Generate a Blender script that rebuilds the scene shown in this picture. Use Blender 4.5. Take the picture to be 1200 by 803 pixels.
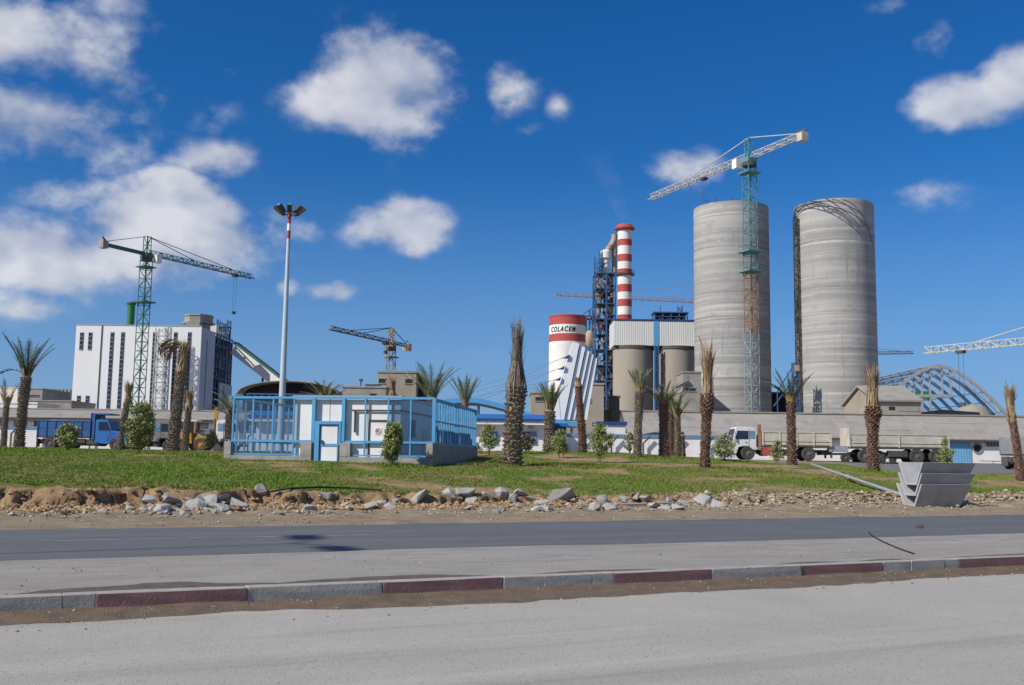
import bpy, bmesh, math, random
import numpy as np
from mathutils import Vector, Matrix
from math import radians as RAD, sin, cos, pi

# ------------------------------------------------------------------ camera
for o in list(bpy.data.objects): bpy.data.objects.remove(o)
SC = bpy.context.scene
COL = SC.collection
random.seed(7)
FPX, PITCH, ROLL, EYE = 1180.0, RAD(6.6), RAD(0.8), 1.6
Fv = Vector((0, cos(PITCH), sin(PITCH)))
R0 = Vector((1, 0, 0)); U0 = Vector((0, -sin(PITCH), cos(PITCH)))
Rv = R0*cos(ROLL) + U0*sin(ROLL); Uv = U0*cos(ROLL) - R0*sin(ROLL)
cam_d = bpy.data.cameras.new('camera'); cam = bpy.data.objects.new('camera', cam_d); COL.objects.link(cam)
cam_d.sensor_width = 36; cam_d.lens = 36*FPX/1200; cam_d.clip_end = 6000; cam_d.clip_start = 0.1
M = Matrix((Rv, Uv, -Fv)).transposed().to_4x4(); M.translation = (0, 0, EYE)
cam.matrix_world = M
SC.camera = cam
SC.render.resolution_x, SC.render.resolution_y = 1024, 685

def raydir(px, py): return Fv*FPX + Rv*(px-600) + Uv*(401.5-py)
def P(px, py, Y):
    "world point seen at (px,py) of the 1200 px picture, Y metres ahead"
    d = raydir(px, py); return d*(Y/d.y) + Vector((0, 0, EYE))

# ------------------------------------------------------------------ light
SUN_AZ, SUN_EL = RAD(58), RAD(39)
SUND = Vector((-sin(SUN_AZ)*cos(SUN_EL), -cos(SUN_AZ)*cos(SUN_EL), sin(SUN_EL)))
sd = bpy.data.lights.new('sun', 'SUN'); sd.energy = 5.0; sd.angle = RAD(0.53); sd.color = (1, 0.95, 0.87)
so = bpy.data.objects.new('sun', sd); COL.objects.link(so)
so.rotation_euler = SUND.to_track_quat('Z', 'Y').to_euler()
SC.view_settings.view_transform = 'Standard'; SC.view_settings.look = 'None'
SC.view_settings.exposure = 0.0; SC.view_settings.gamma = 1

W = bpy.data.worlds.new('World'); SC.world = W; W.use_nodes = True
def build_world():
    nt = W.node_tree; N = nt.nodes; L = nt.links; N.clear()
    def nd(t, **k):
        n = N.new(t)
        for a, b in k.items(): setattr(n, a, b)
        return n
    def math_(op, a, b=None, c=None, clamp=False):
        n = nd('ShaderNodeMath', operation=op, use_clamp=clamp)
        for i, v in enumerate((a, b, c)):
            if v is None: continue
            if hasattr(v, 'links'): L.new(v, n.inputs[i])
            else: n.inputs[i].default_value = v
        return n.outputs[0]
    def vmath(op, a, b=None, out=0):
        n = nd('ShaderNodeVectorMath', operation=op)
        for i, v in enumerate((a, b)):
            if v is None: continue
            if hasattr(v, 'links'): L.new(v, n.inputs[i])
            else: n.inputs[i].default_value = v
        return n.outputs[out]
    out = nd('ShaderNodeOutputWorld'); bg = nd('ShaderNodeBackground')
    L.new(bg.outputs[0], out.inputs[0])
    sky = nd('ShaderNodeTexSky', sky_type='NISHITA', sun_disc=False)
    sky.sun_elevation = SUN_EL; sky.sun_rotation = pi + SUN_AZ
    sky.air_density = 1.0; sky.dust_density = 0.7; sky.ozone_density = 3.0
    hs = nd('ShaderNodeHueSaturation'); hs.inputs['Saturation'].default_value = 1.13; hs.inputs['Value'].default_value = 1.0
    mu = nd('ShaderNodeMix', data_type='RGBA', blend_type='MULTIPLY'); mu.inputs[0].default_value = 1.0; mu.inputs[7].default_value = (0.47, 0.72, 1.06, 1)
    L.new(sky.outputs[0], mu.inputs[6]); L.new(mu.outputs[2], hs.inputs['Color'])
    tc = nd('ShaderNodeTexCoord'); D = tc.outputs['Generated']
    sep = nd('ShaderNodeSeparateXYZ'); L.new(D, sep.inputs[0])
    az = math_('ARCTAN2', sep.outputs[0], sep.outputs[1]); el = math_('ARCSINE', sep.outputs[2])
    cm = nd('ShaderNodeCombineXYZ'); L.new(az, cm.inputs[0]); L.new(el, cm.inputs[1]); A = cm.outputs[0]
    def noise(vec, scale, detail, rough=0.55):
        n = nd('ShaderNodeTexNoise'); n.inputs['Scale'].default_value = scale
        n.inputs['Detail'].default_value = detail; n.inputs['Roughness'].default_value = rough
        L.new(vec, n.inputs['Vector']); return n.outputs[0]
    # stretch noise a little sideways
    Dn = vmath('MULTIPLY', D, (1, 1, 1.35))
    f1 = noise(Dn, 9.5, 10, 0.57)
    f1s = noise(Dn, 9.5, 3.5, 0.5)
    offs = vmath('ADD', Dn, (-0.022, -0.0, 0.034))
    f2 = noise(offs, 9.5, 3.5, 0.5)
    blobs = [(70,45,120,58,.62),(160,95,45,45,.5),(20,20,70,50,.6),(50,150,95,42,1.0),(115,165,45,32,.7),
             (95,228,60,26,.62),(205,268,92,46,1.25),(60,302,115,36,1.12),(150,300,120,36,1.0),(265,188,68,24,.6),
             (205,212,52,20,.55),(300,245,55,26,.5),(460,104,98,58,1.08),(500,120,60,45,.8),(588,94,36,34,.75),(400,100,45,35,.7),
             (468,266,54,30,1.0),(390,343,40,13,.7),(338,338,18,12,.55),(352,270,24,18,.5),(796,196,50,27,.78),
             (1135,122,88,30,.95),(1190,98,45,32,.9),(1100,36,26,30,.66),(1050,4,30,14,.66),(1085,228,60,22,.36),
             (15,352,60,24,.5),(30,330,50,18,.6),(520,330,25,8,.3),(270,82,26,14,.45),(245,135,36,28,.36),(655,125,16,18,.4),(620,155,30,12,.33)]
    m = None
    for (x, y, w, h, wt) in blobs:
        d = raydir(x, y).normalized()
        a = math.atan2(d.x, d.y); e = math.asin(d.z)
        q = vmath('SUBTRACT', A, (a, e, 0)); q = vmath('MULTIPLY', q, (FPX/w*1.0, FPX/h*1.02, 0))
        l2 = vmath('DOT_PRODUCT', q, q, 1)
        ex = math_('POWER', 2.0, math_('MULTIPLY', l2, -1.15))
        v = math_('MULTIPLY', ex, wt)
        m = v if m is None else math_('MAXIMUM', m, v)
    # the sky goes on outside the picture with clouds of the same kind
    lo = noise(vmath('MULTIPLY', D, (1, 1, 1.8)), 2.6, 2, 0.5)
    lo = math_('MULTIPLY_ADD', lo, 4.0, -1.75, clamp=True)
    az_abs = math_('ABSOLUTE', az)
    mr = nd('ShaderNodeMapRange', interpolation_type='SMOOTHSTEP'); L.new(az_abs, mr.inputs[0])
    mr.inputs[1].default_value = RAD(28); mr.inputs[2].default_value = RAD(36)
    me = nd('ShaderNodeMapRange', interpolation_type='SMOOTHSTEP'); L.new(el, me.inputs[0])
    me.inputs[1].default_value = RAD(27); me.inputs[2].default_value = RAD(34)
    outm = math_('MULTIPLY', math_('MAXIMUM', mr.outputs[0], me.outputs[0]), lo)
    m = math_('MAXIMUM', m, math_('MULTIPLY', outm, 0.95))
    dens = math_('ADD', m, math_('MULTIPLY_ADD', f1, 2.5, -1.25))
    den = nd('ShaderNodeMapRange', interpolation_type='SMOOTHSTEP'); L.new(dens, den.inputs[0])
    den.inputs[1].default_value = 0.27; den.inputs[2].default_value = 0.84
    gate = nd('ShaderNodeMapRange', interpolation_type='SMOOTHSTEP'); L.new(m, gate.inputs[0])
    gate.inputs[1].default_value = 0.06; gate.inputs[2].default_value = 0.42
    alpha = math_('MULTIPLY', math_('MULTIPLY', den.outputs[0], gate.outputs[0]), 0.86)
    sh = math_('SUBTRACT', f1s, f2)
    sh = math_('MULTIPLY_ADD', sh, 2.3, 0.36)
    core = nd('ShaderNodeMapRange'); L.new(dens, core.inputs[0]); core.inputs[1].default_value = 0.4; core.inputs[2].default_value = 1.4
    sh = math_('ADD', sh, math_('MULTIPLY', core.outputs[0], 0.42), clamp=True)
    cc = nd('ShaderNodeMix', data_type='RGBA'); L.new(sh, cc.inputs[0])
    cc.inputs[6].default_value = (2.7, 3.4, 5.2, 1); cc.inputs[7].default_value = (8.2, 8.2, 8.5, 1)
    hz = nd('ShaderNodeMapRange', interpolation_type='SMOOTHSTEP'); L.new(el, hz.inputs[0]); hz.inputs[1].default_value = RAD(17); hz.inputs[2].default_value = RAD(-2); hz.inputs[3].default_value = 0.0; hz.inputs[4].default_value = 0.72
    hm = nd('ShaderNodeMix', data_type='RGBA'); L.new(hz.outputs[0], hm.inputs[0]); L.new(hs.outputs[0], hm.inputs[6]); hm.inputs[7].default_value = (2.5, 4.1, 7.0, 1)
    mx = nd('ShaderNodeMix', data_type='RGBA'); L.new(alpha, mx.inputs[0]); L.new(hm.outputs[2], mx.inputs[6]); L.new(cc.outputs[2], mx.inputs[7])
    L.new(mx.outputs[2], bg.inputs[0]); bg.inputs[1].default_value = 0.095
build_world()

# ------------------------------------------------------------------ helpers
def thing(name, label, cat, loc=(0, 0, 0), rz=0, group=None):
    o = bpy.data.objects.new(name, None); COL.objects.link(o)
    o.location = loc; o.rotation_euler = (0, 0, rz); o.empty_display_size = 0.2
    return tag(o, label, cat, group)
def tag(o, label, cat, group=None):
    o['label'] = label; o['category'] = cat
    if group: o['group'] = group
    return o
def wmat(o):
    m = Matrix.Identity(4)
    while o is not None:
        m = (Matrix.Translation(o.location) @ o.rotation_euler.to_matrix().to_4x4() @ Matrix.Diagonal(o.scale).to_4x4()) @ m
        o = o.parent
    return m
def link_mesh(name, me, parent=None):
    o = bpy.data.objects.new(name, me); COL.objects.link(o); o.parent = parent; return o
def copy_tree(o, parent=None):
    c = o.copy(); COL.objects.link(c); c.parent = parent
    for ch in [x for x in bpy.data.objects if x.parent == o]: copy_tree(ch, c)
    return c
class MB:
    def __init__(s): s.v = []; s.f = []
    def add(s, vs, fs):
        n = len(s.v); s.v += [tuple(v) for v in vs]; s.f += [tuple(i+n for i in f) for f in fs]; return s
    def box(s, c, d, rz=0):
        x, y, z = d[0]/2, d[1]/2, d[2]/2; cr, sr = cos(rz), sin(rz); vs = []
        for (a, b, e) in ((-x,-y,-z),(x,-y,-z),(x,y,-z),(-x,y,-z),(-x,-y,z),(x,-y,z),(x,y,z),(-x,y,z)):
            vs.append((c[0]+a*cr-b*sr, c[1]+a*sr+b*cr, c[2]+e))
        return s.add(vs, [(0,3,2,1),(4,5,6,7),(0,1,5,4),(1,2,6,5),(2,3,7,6),(3,0,4,7)])
    def lo(s, a, b):  # box from corner to corner
        return s.box([(a[i]+b[i])/2 for i in range(3)], [abs(b[i]-a[i]) for i in range(3)])
    def bar(s, p, q, w, h=None):
        p, q = Vector(p), Vector(q); h = h or w; d = q-p
        if d.length < 1e-6: return s
        d.normalize(); u = d.cross(Vector((0, 0, 1)))
        if u.length < 1e-3: u = Vector((1, 0, 0))
        u.normalize(); t = u.cross(d); vs = []
        for e in (p, q):
            for (a, b) in ((-1,-1),(1,-1),(1,1),(-1,1)): vs.append(e + u*(a*w/2) + t*(b*h/2))
        return s.add(vs, [(3,2,1,0),(4,5,6,7),(0,1,5,4),(1,2,6,5),(2,3,7,6),(3,0,4,7)])
    def tube(s, p, q, r, r2=None, n=12, caps=True):
        p, q = Vector(p), Vector(q); r2 = r if r2 is None else r2; d = (q-p).normalized()
        u = d.cross(Vector((0, 0, 1)))
        if u.length < 1e-3: u = Vector((1, 0, 0))
        u.normalize(); t = u.cross(d); vs = []
        for e, rr in ((p, r), (q, r2)):
            for i in range(n): a = 2*pi*i/n; vs.append(e + (u*cos(a)+t*sin(a))*rr)
        fs = [(i, (i+1) % n, n+(i+1) % n, n+i) for i in range(n)]
        if caps: fs += [tuple(reversed(range(n))), tuple(range(n, 2*n))]
        return s.add(vs, fs)
    def lathe(s, prof, n=24, c=(0, 0), cap=True, a0=0.0):
        vs = []; k = len(prof)
        for (r, z) in prof:
            for i in range(n): a = 2*pi*i/n + a0; vs.append((c[0]+r*cos(a), c[1]+r*sin(a), z))
        fs = [(j*n+i, j*n+(i+1) % n, (j+1)*n+(i+1) % n, (j+1)*n+i) for j in range(k-1) for i in range(n)]
        if cap: fs += [tuple(reversed(range(n))), tuple(range((k-1)*n, k*n))]
        return s.add(vs, fs)
    def prism(s, poly, a, b, axis='y'):
        "polygon in (x,z) extruded along y from a to b (axis x: polygon in (y,z); axis z: polygon in (x,y))"
        n = len(poly); vs = []
        for e in (a, b):
            for (x, z) in poly:
                vs.append((x, e, z) if axis == 'y' else (e, x, z) if axis == 'x' else (x, z, e))
        return s.add(vs, [tuple(range(n)), tuple(reversed(range(n, 2*n)))] + [((i+1) % n, i, n+i, n+(i+1) % n) for i in range(n)])
    def path(s, pts, r, n=6):
        for a, b in zip(pts[:-1], pts[1:]): s.tube(a, b, r, r, n, True)
        return s
    def lattice(s, p, q, w, t, n, td=None, tri=False, up=None):
        "square (or triangular) lattice girder from p to q"
        p, q = Vector(p), Vector(q); d = (q-p).normalized(); td = td or t*0.7
        u = up or Vector((0, 0, 1))
        if abs(d.dot(u)) > 0.9: u = Vector((0.0, 1, 0))
        sd = d.cross(u).normalized(); u = sd.cross(d)
        offs = [sd*(-w/2), sd*(w/2), u*(w*0.95)] if tri else [(-sd-u)*w/2, (sd-u)*w/2, (sd+u)*w/2, (-sd+u)*w/2]
        k = len(offs)
        for o in offs: s.bar(p+o, q+o, t)
        for j in range(n):
            a, b = p+(q-p)*(j/n), p+(q-p)*((j+1)/n)
            for i in range(k):
                o1, o2 = offs[i], offs[(i+1) % k]
                if (j+i) % 2: o1, o2 = o2, o1
                s.bar(a+o1, b+o2, td); s.bar(a+o1, a+o2, td)
        return s
    def build(s, name, mat, parent=None, smooth=False, world=False, kind=None, bevel=0):
        me = bpy.data.meshes.new(name)
        vs = s.v
        if world and parent is not None:
            mi = wmat(parent).inverted(); vs = [tuple(mi @ Vector(v)) for v in vs]
        me.from_pydata(vs, [], s.f)
        bm = bmesh.new(); bm.from_mesh(me); bmesh.ops.recalc_face_normals(bm, faces=bm.faces)
        if bevel:
            bmesh.ops.bevel(bm, geom=list(bm.edges), offset=bevel, segments=1, affect='EDGES', profile=0.5)
        bm.to_mesh(me); bm.free()
        if smooth:
            me.shade_smooth() if hasattr(me, 'shade_smooth') else None
            try: me.set_sharp_from_angle(angle=RAD(40))
            except Exception: pass
        me.materials.append(mat)
        o = link_mesh(name, me, parent)
        if kind: o['kind'] = kind
        return o
def structure(o): o['kind'] = 'structure'; return o

# numpy value noise
def _hash(ix, iy, s): 
    h = np.sin(ix*127.1 + iy*311.7 + s*74.7)*43758.5453
    return h-np.floor(h)
def vnoise(x, y, s=0):
    x = np.asarray(x, float); y = np.asarray(y, float)
    ix, iy = np.floor(x), np.floor(y); fx, fy = x-ix, y-iy
    fx = fx*fx*(3-2*fx); fy = fy*fy*(3-2*fy)
    a, b = _hash(ix, iy, s), _hash(ix+1, iy, s); c, d = _hash(ix, iy+1, s), _hash(ix+1, iy+1, s)
    return (a*(1-fx)+b*fx)*(1-fy)+(c*(1-fx)+d*fx)*fy
def fbm(x, y, o=4, s=0):
    t = 0; a = 0.5; n = 0
    for i in range(o): t = t+a*vnoise(x*2**i, y*2**i, s+i*3); n += a; a *= 0.5
    return t/n
def sst(x, a, b):
    t = np.clip((np.asarray(x, float)-a)/(b-a), 0, 1); return t*t*(3-2*t)

# ------------------------------------------------------------------ materials
def mat(name, c1, c2=None, scale=3.0, rough=0.8, metal=0.0, bump=0.0, bscale=30.0, stretch=(1, 1, 1), detail=6, contrast=(0.35, 0.65),
        spots=None, rust=None, spec=0.35, wave=None, rotz=0.0):
    m = bpy.data.materials.new(name); m.use_nodes = True; nt = m.node_tree; N = nt.nodes; L = nt.links
    bs = N['Principled BSDF']; bs.inputs['Roughness'].default_value = rough; bs.inputs['Metallic'].default_value = metal
    bs.inputs['Specular IOR Level'].default_value = spec
    geo = N.new('ShaderNodeNewGeometry'); pos = geo.outputs['Position']
    if rotz:
        vr = N.new('ShaderNodeVectorRotate'); vr.rotation_type = 'Z_AXIS'; L.new(pos, vr.inputs['Vector']); vr.inputs['Angle'].default_value = rotz; pos = vr.outputs[0]
    def noise(sc, st, det=6):
        v = N.new('ShaderNodeVectorMath'); v.operation = 'MULTIPLY'; L.new(pos, v.inputs[0]); v.inputs[1].default_value = st
        n = N.new('ShaderNodeTexNoise'); n.inputs['Scale'].default_value = sc; n.inputs['Detail'].default_value = det; n.inputs['Roughness'].default_value = 0.62
        L.new(v.outputs[0], n.inputs['Vector']); return n.outputs[0]
    def mr(src, a, b):
        r = N.new('ShaderNodeMapRange'); L.new(src, r.inputs[0]); r.inputs[1].default_value = a; r.inputs[2].default_value = b; return r.outputs[0]
    def mix(f, a, b):
        x = N.new('ShaderNodeMix'); x.data_type = 'RGBA'; L.new(f, x.inputs[0])
        for i, v in ((6, a), (7, b)):
            if hasattr(v, 'links'): L.new(v, x.inputs[i])
            else: x.inputs[i].default_value = (*v, 1)
        return x.outputs[2]
    col = None
    c2 = c2 or tuple(v*0.86 for v in c1)
    col = mix(mr(noise(scale, stretch, detail), *contrast), c1, c2)
    if spots:   # (colour, scale, lo, hi, stretch)
        for sp in spots:
            col = mix(mr(noise(sp[1], sp[4] if len(sp) > 4 else (1, 1, 1), 5), sp[2], sp[3]), col, sp[0])
    L.new(col, bs.inputs['Base Color'])
    if bump or wave:
        b = N.new('ShaderNodeBump'); b.inputs['Strength'].default_value = 1.0
        if wave:   # (direction vector, period) corrugation
            v = N.new('ShaderNodeVectorMath'); v.operation = 'DOT_PRODUCT'; L.new(pos, v.inputs[0]); v.inputs[1].default_value = wave[0]
            k = N.new('ShaderNodeMath'); k.operation = 'MULTIPLY'; L.new(v.outputs[1], k.inputs[0]); k.inputs[1].default_value = 2*pi/wave[1]
            sn = N.new('ShaderNodeMath'); sn.operation = 'SINE'; L.new(k.outputs[0], sn.inputs[0])
            L.new(sn.outputs[0], b.inputs['Height']); b.inputs['Distance'].default_value = wave[2]
        else:
            L.new(noise(bscale, (1, 1, 1), 4), b.inputs['Height']); b.inputs['Distance'].default_value = bump
        L.new(b.outputs[0], bs.inputs['Normal'])
    return m
DIRT = (0.30, 0.235, 0.165)
m = {}
m['asphalt_near'] = mat('pale worn asphalt', (0.420,0.393,0.345), (0.350,0.328,0.290), 0.7, 0.9, rotz=-0.4345, bump=0.010, bscale=95, contrast=(0.3,0.7),
                        spots=[((0.40,0.37,0.33),0.35,0.50,0.75,(1,1,1)),((0.25,0.235,0.22),0.9,0.54,0.80,(0.07,1.3,1)),((0.46,0.43,0.39),1.1,0.56,0.78,(0.05,1.0,1)),((0.17,0.165,0.16),38,0.585,0.66),((0.48,0.455,0.425),60,0.62,0.74),((0.12,0.115,0.11),13,0.70,0.74)])
m['asphalt_far'] = mat('dark asphalt', (0.098,0.103,0.110), (0.120,0.122,0.126), 0.6, 0.8, rotz=-0.4345, bump=0.006, bscale=60,
                       spots=[((0.165,0.162,0.158),0.9,0.54,0.80,(0.06,1.3,1)),((0.06,0.066,0.075),40,0.62,0.72),((0.155,0.155,0.155),50,0.62,0.72)])
m['median'] = mat('pale dusty pavement', (0.335,0.310,0.275), (0.265,0.245,0.22), 0.8, 0.93, rotz=-0.4345, bump=0.012, bscale=80, contrast=(0.3,0.7),
                  spots=[((0.215,0.198,0.175),1.3,0.52,0.72,(0.5,1.3,1)),((0.26,0.225,0.185),0.5,0.50,0.72,(0.5,1.0,1)),((0.38,0.355,0.32),1.6,0.56,0.75,(0.1,1.4,1)),((0.14,0.13,0.122),36,0.62,0.69),((0.42,0.39,0.35),50,0.60,0.70),((0.10,0.095,0.09),12,0.70,0.74)])
m['kerb_grey'] = mat('concrete kerb', (0.44,0.415,0.365), (0.32,0.30,0.265), 2.2, 0.9, bump=0.006, bscale=34, spots=[((0.14,0.13,0.115),9,0.6,0.75)])
m['kerb_red'] = mat('faded red kerb paint', (0.29,0.150,0.138), (0.215,0.122,0.114), 2.4, 0.9, bump=0.006, bscale=34, spots=[((0.27,0.235,0.215),5,0.60,0.78),((0.10,0.055,0.055),12,0.62,0.75)])
m['kerb_worn'] = mat('worn dusty kerb top', (0.37,0.34,0.305), (0.29,0.25,0.23), 4, 0.9, bump=0.006, bscale=34, spots=[((0.25,0.17,0.16),6,0.60,0.78)])
m['gutter'] = mat('brown gutter dirt', (0.19,0.135,0.09), (0.125,0.09,0.062), 4, 0.95, bump=0.03, bscale=45, spots=[((0.30,0.25,0.19),25,0.62,0.72)])
m['dust'] = mat('dark grit', (0.095,0.08,0.066), (0.15,0.128,0.105), 6, 0.95, bump=0.02, bscale=60)
m['white_wall'] = mat('white painted wall', (0.78,0.765,0.74), (0.69,0.675,0.65), 0.7, 0.8, spots=[((0.52,0.49,0.45),1.6,0.62,0.85,(1,1,0.3))])
m['cladding'] = mat('white cladding', (0.80,0.80,0.78), (0.75,0.75,0.735), 0.12, 0.55, stretch=(1,1,0.2))
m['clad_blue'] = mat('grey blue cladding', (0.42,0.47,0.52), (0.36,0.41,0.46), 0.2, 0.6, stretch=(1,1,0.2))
m['cabin'] = mat('weathered white panel', (0.78,0.77,0.745), (0.70,0.69,0.665), 1.2, 0.6, spots=[((0.55,0.52,0.47),2.5,0.60,0.82,(1,1,0.18)),((0.60,0.55,0.48),6,0.64,0.80)])
m['clad_rib'] = mat('ribbed white cladding', (0.66,0.65,0.61), (0.58,0.57,0.54), 0.2, 0.5, stretch=(1,1,0.15), wave=((1,0,0),0.55,0.018))
m['blue'] = mat('sky blue paint', (0.10,0.34,0.58), (0.085,0.29,0.50), 1.5, 0.5, spots=[((0.16,0.30,0.48),6,0.66,0.8)])
m['blue_roof'] = mat('blue roof sheet', (0.035,0.16,0.43), (0.03,0.13,0.36), 0.5, 0.4)
m['coping'] = mat('pale blue coping', (0.14,0.26,0.40), (0.11,0.21,0.34), 0.8, 0.6)
m['royal'] = mat('dark blue trim', (0.03,0.075,0.24), (0.025,0.055,0.18), 0.5, 0.5)
m['glass'] = mat('dark glass', (0.012,0.018,0.032), (0.02,0.028,0.045), 0.8, 0.12, spec=0.6)
m['glass_blue'] = mat('blue tinted glass', (0.16,0.27,0.36), (0.10,0.19,0.28), 1.2, 0.15, spec=0.6)
m['strip_glass'] = mat('window strip glass', (0.018,0.022,0.045), (0.05,0.06,0.10), 0.9, 0.2, spec=0.5, contrast=(0.4,0.6))
m['concrete'] = mat('raw concrete', (0.33,0.315,0.285), (0.24,0.225,0.20), 0.6, 0.9, bump=0.02, bscale=8, spots=[((0.17,0.16,0.145),0.9,0.58,0.8,(1,1,0.25))])
m['plinth'] = mat('stained concrete plinth', (0.36,0.34,0.30), (0.25,0.235,0.205), 1.8, 0.9, bump=0.01, bscale=20, spots=[((0.14,0.13,0.115),3.0,0.60,0.74,(1,1,0.35))])
m['beige'] = mat('beige render', (0.36,0.315,0.25), (0.29,0.25,0.20), 0.3, 0.9, spots=[((0.21,0.185,0.15),0.35,0.58,0.8,(1,1,0.2))])
m['silo'] = mat('slipformed concrete', (0.40,0.385,0.355), (0.275,0.268,0.256), 0.55, 0.9, stretch=(0.022,0.022,1.0), detail=7, contrast=(0.40,0.60), bump=0.03, bscale=1.5,
                spots=[((0.20,0.197,0.193),1.0,0.57,0.68,(0.016,0.016,1.0)),((0.48,0.46,0.425),1.6,0.58,0.68,(0.02,0.02,1.0)),((0.25,0.243,0.235),0.9,0.55,0.75,(0.25,0.25,0.5)),((0.22,0.212,0.205),1.1,0.60,0.74,(1,1,0.05)),((0.43,0.41,0.38),1.6,0.60,0.75,(0.3,0.3,0.6))])
m['silo_tan'] = mat('tan cement silo', (0.345,0.305,0.25), (0.29,0.255,0.21), 0.15, 0.85, stretch=(1,1,0.1))
m['cream_paint'] = mat('cream white paint', (0.76,0.735,0.68), (0.68,0.65,0.60), 0.2, 0.7, spots=[((0.50,0.44,0.37),0.6,0.62,0.85,(1,1,0.12))])
m['red_paint'] = mat('faded red paint', (0.42,0.075,0.065), (0.35,0.065,0.06), 0.3, 0.7, spots=[((0.25,0.06,0.05),0.7,0.6,0.8,(1,1,0.2))])
m['black'] = mat('black paint', (0.012,0.012,0.013), None, 2, 0.6)
m['dark'] = mat('dark interior', (0.03,0.032,0.042), (0.018,0.02,0.03), 0.4, 0.9)
m['dark_blue_steel'] = mat('blue steel', (0.05,0.12,0.24), (0.035,0.09,0.19), 0.5, 0.6)
m['rib_blue'] = mat('blue grey steel', (0.12,0.20,0.32), (0.09,0.16,0.27), 0.5, 0.6)
m['steel_grey'] = mat('galvanised steel', (0.42,0.43,0.44), (0.33,0.34,0.36), 0.8, 0.45, 0.3)
m['dark_steel'] = mat('dark steel', (0.06,0.06,0.065), (0.09,0.075,0.06), 1.5, 0.7)
m['rust'] = mat('rusty steel', (0.24,0.12,0.065), (0.32,0.20,0.12), 0.8, 0.85)
m['tan_metal'] = mat('tan metal', (0.42,0.31,0.23), (0.33,0.24,0.18), 0.5, 0.7)
m['crane_green'] = mat('green crane paint', (0.035,0.115,0.095), (0.05,0.15,0.13), 0.6, 0.6)
m['crane_teal'] = mat('teal crane paint', (0.10,0.29,0.30), (0.07,0.21,0.23), 0.5, 0.6, spots=[((0.22,0.16,0.10),1.2,0.6,0.75)])
m['mast_pale'] = mat('pale grey green mast', (0.30,0.37,0.38), (0.22,0.28,0.29), 0.5, 0.6, spots=[((0.25,0.17,0.11),1.2,0.62,0.78)])
m['crane_white'] = mat('pale crane paint', (0.44,0.435,0.41), (0.36,0.355,0.335), 0.5, 0.6)
m['crane_yellow'] = mat('ochre crane paint', (0.30,0.21,0.12), (0.21,0.16,0.10), 0.5, 0.7)
m['green_stack'] = mat('green stack paint', (0.03,0.20,0.06), (0.04,0.15,0.05), 0.3, 0.5)
m['roof_sheet'] = mat('weathered fibre cement sheet', (0.33,0.30,0.265), (0.27,0.245,0.22), 0.5, 0.9, wave=((1,0,0),0.30,0.008), spots=[((0.22,0.19,0.165),0.5,0.56,0.75,(1,0.4,0.4)),((0.40,0.36,0.31),0.8,0.60,0.8,(1,0.3,0.3)),((0.24,0.21,0.185),3.0,0.60,0.75)])
m['truck_blue'] = mat('truck blue', (0.025,0.16,0.48), (0.03,0.13,0.38), 1.0, 0.45, spots=[((0.20,0.22,0.22),3,0.62,0.8)])
m['truck_blue_dark'] = mat('tipper blue', (0.02,0.085,0.25), (0.03,0.11,0.28), 1.0, 0.6, spots=[((0.17,0.16,0.14),3,0.6,0.78)])
m['truck_white'] = mat('truck white', (0.68,0.68,0.66), (0.58,0.575,0.55), 1.0, 0.5, spots=[((0.40,0.34,0.27),2.2,0.62,0.82)])
m['truck_cream'] = mat('dirty cream boards', (0.57,0.525,0.43), (0.44,0.40,0.325), 1.2, 0.75, spots=[((0.33,0.17,0.09),1.4,0.60,0.74,(1,1,0.5)),((0.25,0.22,0.18),3,0.6,0.8)])
m['truck_grey'] = mat('truck grey', (0.20,0.22,0.23), (0.16,0.17,0.18), 1.5, 0.6)
m['yellow'] = mat('machine yellow', (0.50,0.27,0.03), (0.38,0.21,0.03), 1.3, 0.6, spots=[((0.20,0.15,0.08),3,0.62,0.8)])
m['orange'] = mat('orange paint', (0.50,0.17,0.03), (0.40,0.14,0.03), 1.3, 0.6)
m['tyre'] = mat('dusty tyre rubber', (0.045,0.042,0.04), (0.085,0.078,0.07), 3, 0.92)
m['rim'] = mat('wheel rim', (0.20,0.175,0.155), (0.13,0.11,0.10), 5, 0.7)
m['gate_blue'] = mat('pale blue gate', (0.17,0.42,0.62), (0.15,0.36,0.55), 0.6, 0.6)
m['rubble'] = mat('broken concrete', (0.40,0.385,0.36), (0.29,0.28,0.265), 3.0, 0.95, bump=0.03, bscale=18, spots=[((0.46,0.43,0.38),7,0.6,0.75),((0.22,0.20,0.18),5,0.62,0.78)])
m['precast'] = mat('precast concrete', (0.40,0.395,0.385), (0.32,0.318,0.31), 1.5, 0.9, bump=0.004, bscale=30, spots=[((0.22,0.215,0.21),2.0,0.6,0.8,(1,1,0.4))])
m['bark'] = mat('palm bark', (0.29,0.235,0.18), (0.15,0.115,0.085), 7, 0.95, spots=[((0.46,0.40,0.325),11,0.55,0.70)])
m['bark_red'] = mat('reddish palm bark', (0.27,0.165,0.12), (0.12,0.07,0.055), 7, 0.95, spots=[((0.44,0.31,0.24),11,0.55,0.70)])
m['dry_frond'] = mat('dry palm frond', (0.40,0.285,0.16), (0.25,0.165,0.09), 5, 0.9)
m['grey_frond'] = mat('greyed palm frond', (0.25,0.205,0.155), (0.14,0.11,0.082), 5, 0.9)
m['green_frond'] = mat('grey green palm frond', (0.19,0.21,0.11), (0.11,0.14,0.075), 3, 0.7, spots=[((0.32,0.26,0.15),4,0.55,0.7)])
m['dark_frond'] = mat('dark green palm frond', (0.055,0.085,0.035), (0.09,0.10,0.05), 3, 0.7, spots=[((0.16,0.13,0.06),4,0.62,0.75)])
m['stem'] = mat('shrub stem', (0.14,0.10,0.065), None, 8, 0.9)
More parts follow.
